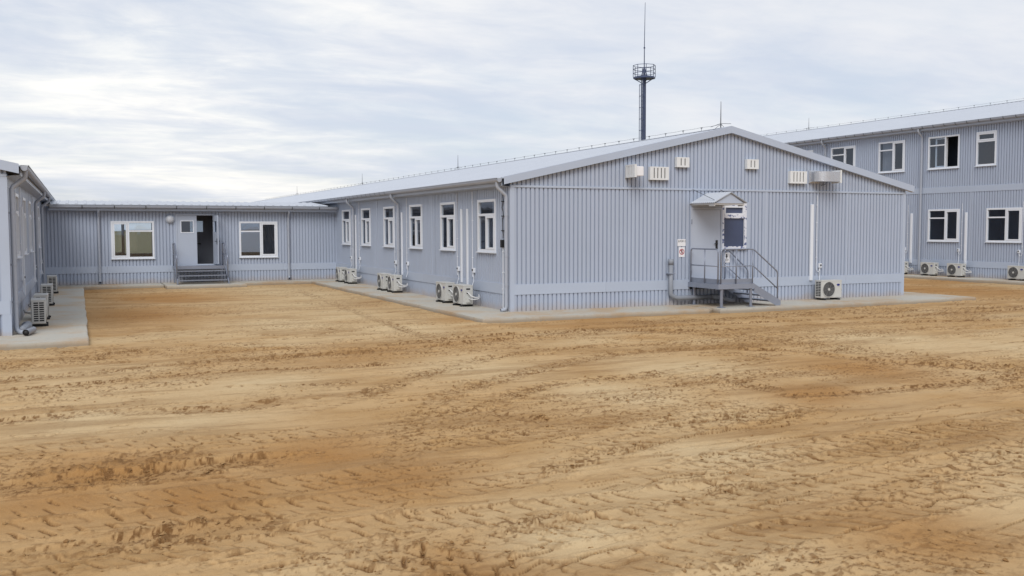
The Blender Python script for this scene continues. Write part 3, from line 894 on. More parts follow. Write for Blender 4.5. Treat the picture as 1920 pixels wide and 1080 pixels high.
def window(parent, fr, u0, u1, v0, v1, style, curtain=0, room=True, blank=None):
    """white plastic window: frame with mullions, a sash, panes, sill and the room behind"""
    mb = MB(fr)
    t = .075
    bars(mb, u0 - .03, u1 + .03, v0 - .03, v1 + .03, t, -.06, .028)
    a0, a1, b0, b1 = u0 - .03 + t, u1 + .03 - t, v0 - .03 + t, v1 + .03 - t
    cells = []
    H, Wd = b1 - b0, a1 - a0
    sash = None
    if style == 'T':          # transom above, fixed light and sash below
        vs = b1 - H * .27
        um = a0 + Wd * .47
        mb.box(a0, a1, vs - .035, vs + .035, -.05, .022)
        mb.box(um - .03, um + .03, b0, vs - .035, -.05, .022)
        cells = [(a0, a1, vs + .035, b1), (a0, um - .03, b0, vs - .035)]
        sash = (um + .03, a1, b0, vs - .035)
    elif style == 'L':        # transom on the left, tall sash on the right
        um = a0 + Wd * .56
        vs = b1 - H * .25
        mb.box(um - .035, um + .035, b0, b1, -.05, .022)
        mb.box(a0, um - .035, vs - .03, vs + .03, -.05, .022)
        cells = [(a0, um - .035, vs + .03, b1), (a0, um - .035, b0, vs - .03)]
        sash = (um + .035, a1, b0, b1)
    elif style == 'O':        # the same with its sash slid open
        um = a0 + Wd * .56
        vs = b1 - H * .25
        mb.box(um - .035, um + .035, b0, b1, -.05, .022)
        mb.box(a0, um - .035, vs - .03, vs + .03, -.05, .022)
        cells = [(a0, um - .035, vs + .03, b1), (a0, um - .035, b0, vs - .03)]
    elif style == 'K':        # tall sash on the left, transom on the right
        um = a0 + Wd * .39
        vs = b1 - H * .24
        mb.box(um - .035, um + .035, b0, b1, -.05, .022)
        mb.box(um + .035, a1, vs - .03, vs + .03, -.05, .022)
        cells = [(um + .035, a1, vs + .03, b1), (um + .035, a1, b0, vs - .03)]
        sash = (a0, um - .035, b0, b1)
    elif style == 'S':        # hopper above one pane
        vs = b1 - H * .26
        mb.box(a0, a1, vs - .035, vs + .035, -.05, .022)
        cells = [(a0, a1, b0, vs - .035)]
        sash = (a0, a1, vs + .035, b1)
    elif style == 'P':
        cells = [(a0, a1, b0, b1)]
    win = mb.build('window', 'white', parent)
    if sash:
        s = MB(fr)
        bars(s, sash[0] + .004, sash[1] - .004, sash[2] + .004, sash[3] - .004, .055, -.045, .034)
        s.build('sash', 'white', win)
        cells.append((sash[0] + .059, sash[1] - .059, sash[2] + .059, sash[3] - .059))
    if style == 'O':
        s = MB(fr)
        k = a0 + Wd * .17
        bars(s, k, um + .02, b0 + .01, b1 - .01, .055, -.13, -.075)
        s.build('sash', 'white', win)
    for c in cells:
        p = MB(fr)
        p.add([(c[0] - .01, c[2] - .01, -.02), (c[1] + .01, c[2] - .01, -.02), (c[1] + .01, c[3] + .01, -.02), (c[0] - .01, c[3] + .01, -.02)], [(0, 1, 2, 3)])
        p.build('pane', blank or 'glass', win)
    s = MB(fr)
    s.box(u0 - .05, u1 + .05, v0 - .055, v0 - .032, -.02, .075)
    s.build('sill', 'white', win)
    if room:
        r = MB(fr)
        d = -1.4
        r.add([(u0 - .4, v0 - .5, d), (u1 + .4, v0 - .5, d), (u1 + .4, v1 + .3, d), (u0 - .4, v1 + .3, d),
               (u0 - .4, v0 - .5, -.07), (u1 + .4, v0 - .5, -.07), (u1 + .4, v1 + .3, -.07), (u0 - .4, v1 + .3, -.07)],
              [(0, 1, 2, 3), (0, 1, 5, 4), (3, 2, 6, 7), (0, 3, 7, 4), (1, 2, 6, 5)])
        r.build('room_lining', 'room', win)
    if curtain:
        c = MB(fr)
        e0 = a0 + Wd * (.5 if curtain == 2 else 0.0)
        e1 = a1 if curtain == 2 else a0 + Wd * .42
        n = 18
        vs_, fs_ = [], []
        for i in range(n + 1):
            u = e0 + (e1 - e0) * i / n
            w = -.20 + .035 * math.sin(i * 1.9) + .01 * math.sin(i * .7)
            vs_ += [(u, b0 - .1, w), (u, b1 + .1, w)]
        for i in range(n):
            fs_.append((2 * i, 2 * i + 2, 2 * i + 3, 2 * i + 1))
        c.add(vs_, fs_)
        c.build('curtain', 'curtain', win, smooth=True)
    return win


def downpipe(parent, fr, u, vtop, vbot, wg, shoe=True, su=0.0, r=.05):
    """from the gutter outlet (w = wg) swan-necked back to the wall and down to a shoe"""
    mb = MB(fr)
    w = .085
    pts = [(u, vtop, wg), (u, vtop - .12, wg), (u, vtop - .17, wg - .03)]
    e = (u, vtop - .17 - (wg - w) * .62, w + .03)
    pts += [e, (u, e[1] - .06, w), (u, e[1] - .14, w), (u, vbot + .16, w)]
    if shoe:
        pts += [(u, vbot + .09, w + .015), (u + su * .04, vbot + .05, w + .06), (u + su * .12, vbot + .035, w + .17)]
    mb.tube(pts, r, 12, caps=False)
    p = mb.build('downpipe', 'gutter', parent, smooth=True)
    c = MB(fr)
    for v in (vtop - .9, vbot + 1.5, vbot + .7):
        c.tube([(u, v - .02, w), (u, v + .02, w)], r + .008, 12)
        c.box(u - .012, u + .012, v - .012, v + .012, .0, w - .03)
    c.build('pipe_clip', 'gutter', p)
    return p


def gutter(parent, fr, u0, u1, v, w, wall_w=0.0, seg=.62, nb=120):
    """half-round gutter on straps, with the boxed eave below it"""
    mb = MB(fr)
    prof = []
    for j in range(9):
        q = math.pi * (1 + j / 8)
        prof.append((.075 * math.cos(q), .085 * math.sin(q)))
    prof = [(-.075, .035)] + prof + [(.075, .03), (.088, .034), (.088, .02)]
    vs, fs = [], []
    for u in (u0, u1):
        for a, b in prof:
            vs.append((u, v + b, w + a))
    n = len(prof)
    for i in range(n - 1):
        fs.append((i, i + 1, n + i + 1, n + i))
    fs += [tuple(range(n)), tuple(range(n, 2 * n))]
    mb.add(vs, fs)
    g = mb.build('gutter', 'gutter', parent)
    b = MB(fr)
    pts = []
    for a, c in prof[:-2]:
        pts.append((a * 1.12, c * 1.12 - .001))
    for k in range(len(pts) - 1):
        (a, c), (a2, c2) = pts[k], pts[k + 1]
        b.add([(u0, v + c, w + a), (u0 + .036, v + c, w + a), (u0 + .036, v + c2, w + a2), (u0, v + c2, w + a2)], [(0, 1, 2, 3)])
    b.box(u0, u0 + .02, v + .03, v + .036, w - .08, w + .095)
    first = b.build('gutter_strap', 'wire', g)
    step = (fr(1, 0, 0) - fr(0, 0, 0)) * seg
    k = 1
    while u0 + k * seg < u1 and k < nb:
        c = first.copy()
        COL.objects.link(c)
        c.parent = g
        c.location = first.location + step * k
        k += 1
    e = MB(fr)
    e.prism([(v - .19, wall_w + .002), (v - .19, w - .10), (v - .07, w - .085), (v - .02, w - .085), (v - .02, wall_w + .002)], 0, u0, u1) if False else None
    e.add([(u0, v - .20, wall_w + .0), (u1, v - .20, wall_w + .0), (u1, v - .17, w - .09), (u0, v - .17, w - .09),
           (u0, v + .02, w - .08), (u1, v + .02, w - .08)], [(0, 1, 2, 3), (3, 2, 5, 4)])
    e.build('boxed_eave', 'trim', parent)
    return g


def ribbed_roof(parent, name, fr, u0, u1, eave, ridge, pitch=.25, hgt=.022):
    """sheet with ribs running up the slope; eave and ridge are (v, w)"""
    vs, fs = [], []
    us = []
    u = u0
    while u < u1 - pitch * .5:
        us += [(u, 0), (u + pitch * .62, 0), (u + pitch * .70, hgt), (u + pitch * .92, hgt)]
        u += pitch
    us.append((u1, 0))
    for a, h in us:
        vs += [(a, eave[0] + h, eave[1]), (a, ridge[0] + h, ridge[1]), (a, eave[0] - .02, eave[1])]
    for i in range(len(us) - 1):
        k = 3 * i
        fs += [(k, k + 3, k + 4, k + 1), (k, k + 3, k + 5, k + 2)]
    mb = MB(fr)
    mb.add(vs, fs)
    return mb.build(name, 'roof', parent)


def ridge_wire(parent, x, y0, y1, z, step=1.0):
    mb = MB()
    y = y0
    pts = []
    while y <= y1:
        j = rnd.uniform(-.015, .015)
        mb.tube([(x + j, y, z - .03), (x, y, z + .09)], .007, 5)
        mb.box(x - .022, x + .022, y - .022, y + .022, z + .075, z + .10)
        pts += [(x, y, z + .10), (x, y + step * .5, z + .088)]
        y += step
    mb.tube(pts, .004, 5)
    return mb.build('ridge_conductor', 'wire', parent)


def rod(x, y, z, h, label):
    t = empty('lightning_rod', (x, y, z), label, 'lightning rod', 'rods on the roof ridges')
    MB().tube([(x, y, z), (x, y, z + h * .55), (x, y, z + h)], .017, 6, True, .007).build('spike', 'wire', t)
    mb = MB()
    mb.tube([(x, y - .5, z + .08), (x, y, z + .14), (x, y + .5, z + .08)], .007, 5)
    mb.tube([(x - .2, y, z - .02), (x, y, z + .12), (x + .2, y, z - .02)], .007, 5)
    mb.build('stay', 'wire', t)


# ------------------------------------------------------------------ fixings on walls
def trunking(parent, fr, u, v0, v1, wd=.085, d=.055):
    mb = MB(fr)
    mb.box(u - wd / 2, u + wd / 2, v0, v1, .002, d)
    return mb.build('pipe_trunking', 'white', parent, bevel=.012)


def conduit(parent, fr, u, vtop, vbox, side=1, drop=None):
    """thin conduit down to an isolator box, its loop and the tail to the unit below"""
    mb = MB(fr)
    mb.tube([(u, vtop, .02), (u, vbox + .05, .02), (u, vbox - .10, .025), (u + side * .03, vbox - .17, .03), (u + side * .08, vbox - .19, .035),
             (u + side * .13, vbox - .15, .04), (u + side * .14, vbox - .05, .04)], .011, 6)
    if drop is not None:
        mb.tube([(u + side * .12, vbox - .05, .03), (u + side * .12, vbox - .3, .03), (u + side * .1, drop, .08)], .012, 6)
    k = vtop - .3
    while k > vbox + .2:
        mb.box(u - .02, u + .02, k - .012, k + .012, 0, .034)
        k -= .55
    c = mb.build('conduit', 'white', parent)
    b = MB(fr)
    b.box(u + side * .14 - .055, u + side * .14 + .055, vbox - .06, vbox + .08, .003, .075)
    bo = b.build('isolator_box', 'white', parent, bevel=.008)
    k = MB(fr)
    k.box(u + side * .14 - .022, u + side * .14 + .022, vbox - .005, vbox + .045, .075, .095)
    k.build('switch', 'black', bo)
    return c


def band(parent, fr, u0, u1, v0, v1, openings=(), name='band_trim', w=.016):
    segs = [(u0, u1)]
    for o in openings:
        segs = [q for a, b in segs for q in ((a, min(b, o[0])), (max(a, o[1]), b)) if q[1] - q[0] > .01]
    for a, b in segs:
        n = max(1, round((b - a) / 2.4))
        for i in range(n):
            mb = MB(fr)
            g = .004
            a_, b_ = a + (b - a) * i / n + (g if i else 0), a + (b - a) * (i + 1) / n
            ww = w + rnd.uniform(-.002, .002)
            mb.box(a_, b_, v0, v1, -.02, ww)
            mb.build(name, 'trim', parent)


def gable_roof(parent, x0, x1, y0, y1, apex, slope, over=.25, front=.12):
    """two ribbed slopes, ridge cap, and the verge boards on the gable end"""
    xm = (x0 + x1) / 2
    ze = apex - slope * ((x1 - x0) / 2 + over)
    fl = frame((xm, 0, 0), (0, -1, 0), (-1, 0, 0))
    frr = frame((xm, 0, 0), (0, 1, 0), (1, 0, 0))
    hw = (x1 - x0) / 2 + over
    rs = ribbed_roof(parent, 'roof_slope', fl, -y1, -(y0 - front), (ze, hw), (apex, 0))
    ribbed_roof(parent, 'roof_slope', frr, y0 - front, y1, (ze, hw), (apex, 0))
    mb = MB()
    for s in (-1, 1):
        mb.add([(xm, y0 - front, apex + .035), (xm, y1, apex + .035), (xm + s * .22, y1, apex + .032 - .22 * slope), (xm + s * .22, y0 - front, apex + .032 - .22 * slope)], [(0, 1, 2, 3)])
    mb.build('ridge_cap', 'roof', parent)
    t = .205
    for s in (-1, 1):
        v = MB()
        xe = xm + s * hw
        v.add([(xm, y0 - front - .02, apex + .03), (xe, y0 - front - .02, ze + .03), (xe, y0 - front - .02, ze + .03 - t), (xm, y0 - front - .02, apex + .03 - t),
               (xm, y0 + .01, apex + .03 - t), (xe, y0 + .01, ze + .03 - t), (xm, y0 - front + .06, apex + .034), (xe, y0 - front + .06, ze + .034)],
              [(0, 1, 2, 3), (3, 2, 5, 4), (0, 1, 7, 6)])
        v.build('verge_board', 'trim', parent)
    return ze, hw


H1 = 3.40
SL = .2225

# ------------------------------------------------------------------ the gabled block in the middle
MBD = empty('modular_building', (7.2, 0, 0), 'long single-storey grey clad block with its gable end and steel entrance steps', 'building', 'grey modular blocks')
W = 14.416
FF = frame((0, 0, 0), (1, 0, 0), (0, -1, 0))
FL = frame((0, 0, 0), (0, -1, 0), (-1, 0, 0))      # u = -y
roofz = lambda x: 5.27 - SL * abs(x - W / 2)
DOOR = (5.88, 6.94, .66, 2.83)
FWIN = (6.99, 7.84, 1.66, 2.98)
ops = [DOOR, FWIN]
cladding(MBD, FF, .0, W, .0, .457)
band(MBD, FF, .10, W - .10, .455, .74, [(DOOR[0] - .05, DOOR[1] + .05)])
cladding(MBD, FF, .0, W, .738, 3.375, ops)
band(MBD, FF, .0, W, 3.372, 3.428, name='joint_trim', w=.022)
cladding(MBD, FF, .0, W, 3.426, lambda u: roofz(u) - .06)
for y0 in (0,):
    c = MB()
    c.box(-.014, .11, -.014, .0, .0, 3.43).box(-.014, .0, .0, .11, .0, 3.43)
    c.build('corner_trim', 'trim', MBD)
    c = MB()
    c.box(W - .11, W + .014, -.014, .0, .0, 3.43).box(W, W + .014, .0, .11, .0, 3.43)
    c.build('corner_trim', 'trim', MBD)
WINS = [(1.0 + 3.135 * k, 2.25 + 3.135 * k) for k in range(6)]
lops = [(-b, -a, 1.62, 3.06) for a, b in WINS]
cladding(MBD, FL, -LK, 0.0, 0, .457)
band(MBD, FL, -LK, -.02, .455, .74)
cladding(MBD, FL, -LK, 0.0, .738, 3.46, lops)
mb = MB(FL)
mb.box(-84, -LK, 0, 3.46, -.2, 0)
mb.build('far_wall', 'clad', MBD)
mb = MB()
mb.box(W - .15, W - .001, .12, 84, 0, 3.5)
mb.build('right_wall', 'clad', MBD)
for k, o in enumerate(lops):
    window(MBD, FL, *o, 'T', curtain=2 if k == 0 else (1 if k in (3,) else 0))
for yj in (6.28, 12.6):
    m_ = MB(FL)
    m_.box(-yj - .03, -yj + .03, .74, 3.44, 0, .012)
    m_.build('joint_strip', 'trim', MBD)
for xj in (8.62, 11.9):
    m_ = MB(FF)
    m_.box(xj - .03, xj + .03, .74, 3.375, 0, .012)
    m_.build('joint_strip', 'trim', MBD)
ze, hw = gable_roof(MBD, 0, W, 0, 84, 5.27, SL)
gutter(MBD, FL, -84, .06, ze - .03, .35)
ridge_wire(MBD, W / 2, .4, 78, 5.30)
for y in (.09, 9.62, 15.82):
    downpipe(MBD, FL, -y, ze - .10, .0, .35, shoe=(y < 1), su=0)
# fixings on the long wall
for u0, two in ((3.3, 1), (9.62, 2), (15.9, 1)):
    if two == 1:
        trunking(MBD, FL, -(u0 + .24), .62, 2.85)
        trunking(MBD, FL, -(u0 - .24), .56, 2.85)
    else:
        trunking(MBD, FL, -(u0 - .22), .60, 2.85)
        trunking(MBD, FL, -(u0 + .26), .60, 2.85)
for yy, s in ((3.92, 1), (2.68, -1), (10.28, 1), (8.87, -1), (16.5, 1), (15.16, -1)):
    conduit(MBD, FL, -yy, 3.35, 1.02, 1, .55)
# lightning conductor cable and box at the near corner
mb = MB(FL)
pts = []
for i in range(13):
    v = 3.25 - i * .105
    pts.append((-.42 + .02 * math.sin(i * 1.3), v, .035 + .015 * (i % 3 == 1)))
mb.tube(pts, .011, 6)
for v in (3.0, 2.6, 2.2):
    mb.box(-.47, -.37, v - .012, v + .012, 0, .07)
mb.build('conductor_cable', 'black', MBD)
mb = MB(FL)
mb.box(-.47, -.37, 1.74, 1.95, 0, .10)
mb.build('test_box', 'black', MBD, bevel=.008)
mb = MB(FL)
mb.tube([(-.42, 1.75, .03), (-.42, .8, .03), (-.40, .05, .04)], .017, 7)
for v in (1.62, 1.05, .6):
    mb.box(-.45, -.39, v - .015, v + .015, 0, .055)
mb.build('conductor_cover', 'white', MBD)
# door in the gable
mb = MB(FF)
bars(mb, DOOR[0] - .04, DOOR[1] + .04, DOOR[2] - .03, DOOR[3] + .04, .06, -.05, .032)
mb.build('door_frame', 'doorp', MBD)
mb = MB(FF)
mb.box(DOOR[0] + .025, DOOR[1] - .025, DOOR[2] + .035, DOOR[3] - .025, -.03, .018)
door = mb.build('door', 'doorp', MBD, bevel=.004)
mb = MB(FF)
mb.box(DOOR[1] - .20, DOOR[1] - .125, 1.62, 1.90, .018, .03)
mb.tube([(DOOR[1] - .16, 1.79, .03), (DOOR[1] - .16, 1.79, .075), (DOOR[1] - .28, 1.79, .078)], .013, 8)
mb.build('handle', 'black', door)
mb = MB(FF)
for v in (.95, 2.45):
    mb.tube([(DOOR[0] - .012, v - .07, .035), (DOOR[0] - .012, v + .07, .035)], .016, 8)
mb.build('hinge', 'steel', door)
mb = MB(FF)
mb.box(DOOR[0] - .02, DOOR[1] + .02, DOOR[3] + .045, 3.0, .0, .012)
mb.build('door_head', 'trim', MBD)
# window beside the door, still under its blue film and tape
fw = window(MBD, FF, *FWIN, 'S', room=False, blank='film')
fw['label'] = 'window beside the door still covered in blue film and printed tape'
mb = MB(FF)
bars(mb, FWIN[0] - .035, FWIN[1] + .035, FWIN[2] - .035, FWIN[3] + .035, .085, .029, .0315)
vs_ = FWIN[3] - .045 - (FWIN[3] - FWIN[2] - .09) * .26
mb.box(FWIN[0] + .05, FWIN[1] - .05, vs_ - .06, vs_ + .05, .0245, .036)
mb.build('masking_tape', 'tape', fw)
mb = MB(FF)
mb.box(FWIN[1] + .04, FWIN[1] + .15, FWIN[2] - .05, FWIN[3] + .06, 0, .02)
mb.build('side_strip', 'trim', MBD)
# canopy
CX0, CX1, CD, CZ, CA = 5.87, 6.93, 1.16, 2.99, 3.27
can = MB(FF)
xm = (CX0 + CX1) / 2
can.add([(CX0 + .03, CZ - .02, CD - .03), (CX1 - .03, CZ - .02, CD - .03), (xm, CA - .012, CD - .03), (CX0 + .03, CZ - .02, CD - .05), (CX1 - .03, CZ - .02, CD - .05), (xm, CA - .012, CD - .05)],
        [(0, 1, 2), (3, 4, 5), (0, 1, 4, 3), (1, 2, 5, 4), (0, 2, 5, 3)])
canopy = can.build('door_canopy', 'trim', MBD)
for s, xe in ((-1, CX0 - .06), (1, CX1 + .06)):
    vs_, fs_ = [], []
    n = 12
    zr = CA + .02
    zl = CZ + .0
    pr = []
    for i in range(n):
        a = i * (CD + .02) / n
        st = (CD + .02) / n
        pr += [(a, 0), (a + st * .55, 0), (a + st * .65, .014), (a + st * .9, .014)]
    pr.append((CD + .02, 0))
    for a, h in pr:
        vs_ += [(xm, zr + h, a), (xe, zl + h, a), (xm, zr + h - .02, a), (xe, zl + h - .02, a)]
    for i in range(len(pr) - 1):
        k = 4 * i
        fs_ += [(k, k + 4, k + 5, k + 1), (k + 2, k + 6, k + 7, k + 3), (k + 1, k + 5, k + 7, k + 3)]
    MB(FF).add(vs_, fs_).build('canopy_sheet', 'roof', canopy)
mb = MB(FF)
for xe in (CX0, CX1 - .04):
    mb.box(xe, xe + .04, CZ - .06, CZ - .02, .0, CD - .04)
    mb.box(xe, xe + .04, CZ - .10, CZ - .06, CD - .30, CD - .06)
mb.box(CX0 + .04, CX1 - .04, CZ - .06, CZ - .02, CD - .10, CD - .06)
mb.build('canopy_beam', 'cream', canopy)
for xe in (CX0 + .03, CX1 - .03):
    MB(FF).tube([(xe, 3.40, .02), (xe, CZ + .07, CD - .08)], .007, 5).build('stay_rod', 'wire', canopy)
# white trunking and isolator on the gable wall
trunking(MBD, FF, 10.41, .60, 3.0, .11, .07)
conduit(MBD, FF, 10.63, 3.28, 1.06, 1, .6)

# rods along the ridge
rod(W / 2, .42, 5.29, .80, 'lightning rod at the gable peak of the middle block')
rod(W / 2, 22.4, 5.29, .74, 'lightning rod on the middle roof, second behind the gable peak')
rod(W / 2, 40.5, 5.29, .76, 'lightning rod on the middle roof, third behind the gable peak')
rod(W / 2, 61.9, 5.29, .78, 'farthest lightning rod on the middle roof, above the link')

# ------------------------------------------------------------------ the block at the left edge
LBD = empty('modular_building', (-19, YL, 0), 'single-storey grey clad block cut off by the left edge of the picture', 'building', 'grey modular blocks')
FLF = frame((XL - W, YL, 0), (1, 0, 0), (0, -1, 0))
FLR = frame((XL, 0, 0), (0, 1, 0), (1, 0, 0))       # u = y
lroof = lambda u: 5.27 - SL * abs(u - W / 2)
cladding(LBD, FLF, 0, W, 0, .457, width=1.2)
band(LBD, FLF, .1, W - .01, .455, .74)
cladding(LBD, FLF, 0, W, .738, 3.375)
band(LBD, FLF, 0, W, 3.372, 3.428, name='joint_trim', w=.022)
cladding(LBD, FLF, 0, W, 3.426, lambda u: lroof(u) - .06)
c = MB()
c.box(XL - .16, XL + .014, YL - .014, YL, .74, 3.43).box(XL, XL + .014, YL, YL + .11, .74, 3.43)
c.box(XL - .16, XL + .012, YL - .012, YL, .0, .455).box(XL, XL + .012, YL, YL + .11, .0, .455)
c.build('corner_trim', 'trim', LBD)
lw = [(1.95, 3.2), (5.4, 6.65), (8.75, 10.0), (15.5, 16.75)]
lbo = [(a, b, 1.62, 3.09) for a, b in lw]
cladding(LBD, FLR, YL, LK, 0, .457)
band(LBD, FLR, YL, LK, .455, .74)
cladding(LBD, FLR, YL, LK, .738, 3.46, lbo)
for o in lbo:
    window(LBD, FLR, *o, 'T')
mb = MB()
mb.box(XL - .2, XL - .001, LK, 70, 0, 3.46)
mb.build('far_wall', 'clad', LBD)
ze, hw = gable_roof(LBD, XL - W, XL, YL, 70, 5.27, SL)
gutter(LBD, FLR, YL - .06, 70, ze - .03, .35, nb=40)
for y in (YL + .22, 12.0, 17.9):
    downpipe(LBD, FLR, y, ze - .10, .0, .35, shoe=(y < 1), su=-1)
for y in (4.45, 11.0, 17.0):
    trunking(LBD, FLR, y, .55, 2.85)
for y in (3.9, 11.35, 17.35):
    conduit(LBD, FLR, y, 3.3, 1.02, -1, .55)

# ------------------------------------------------------------------ the low link between them
LNK = empty('link_building', (-6, LK, 0), 'low grey clad link with double door and steps joining the two blocks', 'building', 'grey modular blocks')
FK = frame((0, LK, 0), (1, 0, 0), (0, -1, 0))
DK = (-6.84, -5.34, .74, 2.86)
KW1 = (-9.38, -7.77, 1.07, 2.57)
KW2 = (-4.25, -2.66, 1.06, 2.56)
cladding(LNK, FK, XL, 0, 0, .457)
band(LNK, FK, XL + .02, -.02, .455, .74)
cladding(LNK, FK, XL, 0, .738, 3.2, [DK, KW1, KW2])
kw1 = window(LNK, FK, *KW1, 'K', room=False)
window(LNK, FK, *KW2, 'L', room=False)
frk = frame((0, LK, 0), (1, 0, 0), (0, -1, 0))
ribbed_roof(LNK, 'roof_slope', frk, XL + .35, -.46, (3.27, .38), (3.50, -3.0), .34, .028)
ribbed_roof(LNK, 'roof_slope', frk, XL + .35, -.46, (3.27, -6.4), (3.50, -3.0), .34, .028)
gutter(LNK, FK, XL + .30, -.05, 3.20, .44, seg=1.2)
for x in (-9.87, -2.17):
    downpipe(LNK, FK, x, 3.12, .04, .30)
# hollow inside: the photograph looks through it
mb = MB()
mb.box(XL + .02, -.02, LK + .09, LK + 6.0, .62, .70)
mb.build('floor', 'inner', LNK)
mb = MB()
mb.box(XL + .02, -.02, LK + .09, LK + 6.0, 3.05, 3.12)
mb.build('ceiling', 'inner', LNK)
FB = frame((0, LK + 6.1, 0), (-1, 0, 0), (0, 1, 0))
bo = [(7.4, 9.7, 1.07, 2.6), (4.75, 6.75, 1.9, 2.72), (2.3, 4.6, 1.07, 2.6)]
cladding(LNK, FB, .02, -XL, 0, 3.2, bo)
for o in bo:
    window(LNK, FB, *o, 'P' if o[2] > 1.5 else 'L', room=False)
mb = MB()
y = LK + 1.5
mb.box(-7.1, -6.15, y, y + .06, .70, 3.05).box(-6.15, -5.60, y, y + .06, .70, 2.14).box(-6.15, -5.60, y, y + .06, 2.62, 3.05).box(-5.60, -5.0, y, y + .06, .70, 3.05)
mb.build('inner_partition', 'inner', LNK)
mb = MB()
mb.box(-6.28, -5.72, y - .06, y - .04, 1.60, 1.64).box(-5.95, -5.90, y - .08, y, 1.55, 1.75)
mb.build('panic_bar', 'black', LNK)
mb = MB()
mb.box(-7.16, -7.10, LK + .1, LK + 1.5, .7, 3.05).box(-5.0, -4.94, LK + .1, LK + 1.5, .7, 3.05)
mb.build('lobby_wall', 'inner', LNK)
mb = MB(FK)
bars(mb, DK[0] - .04, DK[1] + .04, DK[2] - .03, DK[3] + .05, .065, -.06, .034)
mb.build('door_frame', 'doorp', LNK)
pz = (2.13, 2.60)


def leaf(fr, u0, u1, v0, v1, hole, t0, t1):
    mb = MB(fr)
    mb.box(u0, hole[0], v0, v1, t0, t1).box(hole[1], u1, v0, v1, t0, t1)
    mb.box(hole[0], hole[1], v0, pz[0], t0, t1).box(hole[0], hole[1], pz[1], v1, t0, t1)
    return mb


d1 = leaf(FK, DK[0] + .03, -6.03, DK[2] + .04, DK[3] - .02, (-6.66, -6.18), -.03, .02).build('door', 'doorp', LNK)
mb = MB(FK)
bars(mb, -6.69, -6.15, pz[0] - .03, pz[1] + .03, .035, .02, .032)
mb.build('glazing_bead', 'white', d1)
MB(FK).add([(-6.66, pz[0], -.004), (-6.18, pz[0], -.004), (-6.18, pz[1], -.004), (-6.66, pz[1], -.004)], [(0, 1, 2, 3)]).build('pane', 'glass', d1)
FD = frame((-5.35, LK - .03, 0), (math.sin(.16), -math.cos(.16), 0), (-math.cos(.16), -math.sin(.16), 0))
d2 = leaf(FD, 0, .66, DK[2] + .04, DK[3] - .02, (.14, .52), -.025, .025).build('door', 'doorp', LNK)
d2['label'] = 'door leaf standing open'
MB(FD).add([(.14, pz[0], 0), (.52, pz[0], 0), (.52, pz[1], 0), (.14, pz[1], 0)], [(0, 1, 2, 3)]).build('pane', 'glass', d2)
mb = MB(FD)
mb.box(.56, .62, 1.62, 1.86, .025, .036).box(.56, .62, 1.62, 1.86, -.036, -.025)
mb.tube([(.59, 1.75, .03), (.59, 1.75, .08), (.47, 1.75, .085)], .013, 8)
mb.tube([(.59, 1.75, -.03), (.59, 1.75, -.08), (.47, 1.75, -.085)], .013, 8)
mb.build('handle', 'black', d2)
# dome lamp
t_ = empty('wall_lamp', (-7.1, LK, 2.7), 'round white dome lamp on the link wall beside the double door', 'lamp')
vs_, fs_ = [], []
for i in range(7):
    a = i / 6 * math.pi / 2
    for j in range(20):
        q = 2 * math.pi * j / 20
        vs_.append((-7.1 + .17 * math.cos(a) * math.cos(q), 2.68 + .17 * math.cos(a) * math.sin(q), .04 + .13 * math.sin(a)))
for i in range(6):
    for j in range(20):
        fs_.append((i * 20 + j, i * 20 + (j + 1) % 20, i * 20 + 20 + (j + 1) % 20, i * 20 + 20 + j))
MB(FK).add(vs_, fs_).build('lamp_shade', 'lamp', t_, smooth=True)
mb = MB(FK)
mb.disc((-7.1, 2.68, .0), 2, .185, .045)
mb.build('lamp_base', 'trim', t_)

# ------------------------------------------------------------------ the two-storey block on the right
RBD = empty('modular_building', (XR + 7, 5, 0), 'two-storey grey clad block with white windows at the right edge', 'building', 'grey modular blocks')
FR = frame((XR, 0, 0), (0, -1, 0), (-1, 0, 0))      # u = -y
up = [(6.2, 7.18, 'S'), (8.14, 9.86, 'O'), (11.32, 12.95, 'L'), (14.6, 16.3, 'L'), (17.75, 19.4, 'L'), (2.9, 4.6, 'L'), (-.4, 1.3, 'L')]
dn = [(4.83, 6.55, 'L'), (8.04, 9.76, 'L'), (1.5, 3.2, 'L'), (-1.7, 0.0, 'L'), (11.3, 12.95, 'L')]
uo = [(-b, -a, 5.06, 6.53) for a, b, _ in up]
do = [(-b, -a, 1.65, 3.10) for a, b, _ in dn]
Y0, Y1 = -9.6, 24.0
cladding(RBD, FR, -Y1, -Y0, 0, .457)
band(RBD, FR, -Y1, -Y0, .455, .74)
cladding(RBD, FR, -Y1, -Y0, .738, 3.892, do)
band(RBD, FR, -Y1, -Y0, 3.89, 4.17)
cladding(RBD, FR, -Y1, -Y0, 4.168, 7.0, uo)
for o, (a, b, st) in zip(uo, up):
    window(RBD, FR, *o, st, curtain=1 if st == 'L' and a in (11.32,) else 0)
for o, (a, b, st) in zip(do, dn):
    window(RBD, FR, *o, st, curtain=0)
mb = MB()
mb.box(XR + .001, XR + .2, Y1, 62, 0, 7.0)
mb.build('far_wall', 'clad', RBD)
FRG = frame((XR, Y0, 0), (1, 0, 0), (0, -1, 0))
cladding(RBD, FRG, 0, W, 0, lambda u: 8.70 - SL * abs(u - W / 2) - .06)
ze, hw = gable_roof(RBD, XR, XR + W, Y0, 62, 8.74, SL)
gutter(RBD, FR, -62, -Y0 + .06, ze - .03, .35)
ridge_wire(RBD, XR + W / 2, Y0 + 1, 60, 8.77)
for y in (10.2, 16.7, 3.6):
    downpipe(RBD, FR, -y, ze - .10, 0, .35, shoe=False)
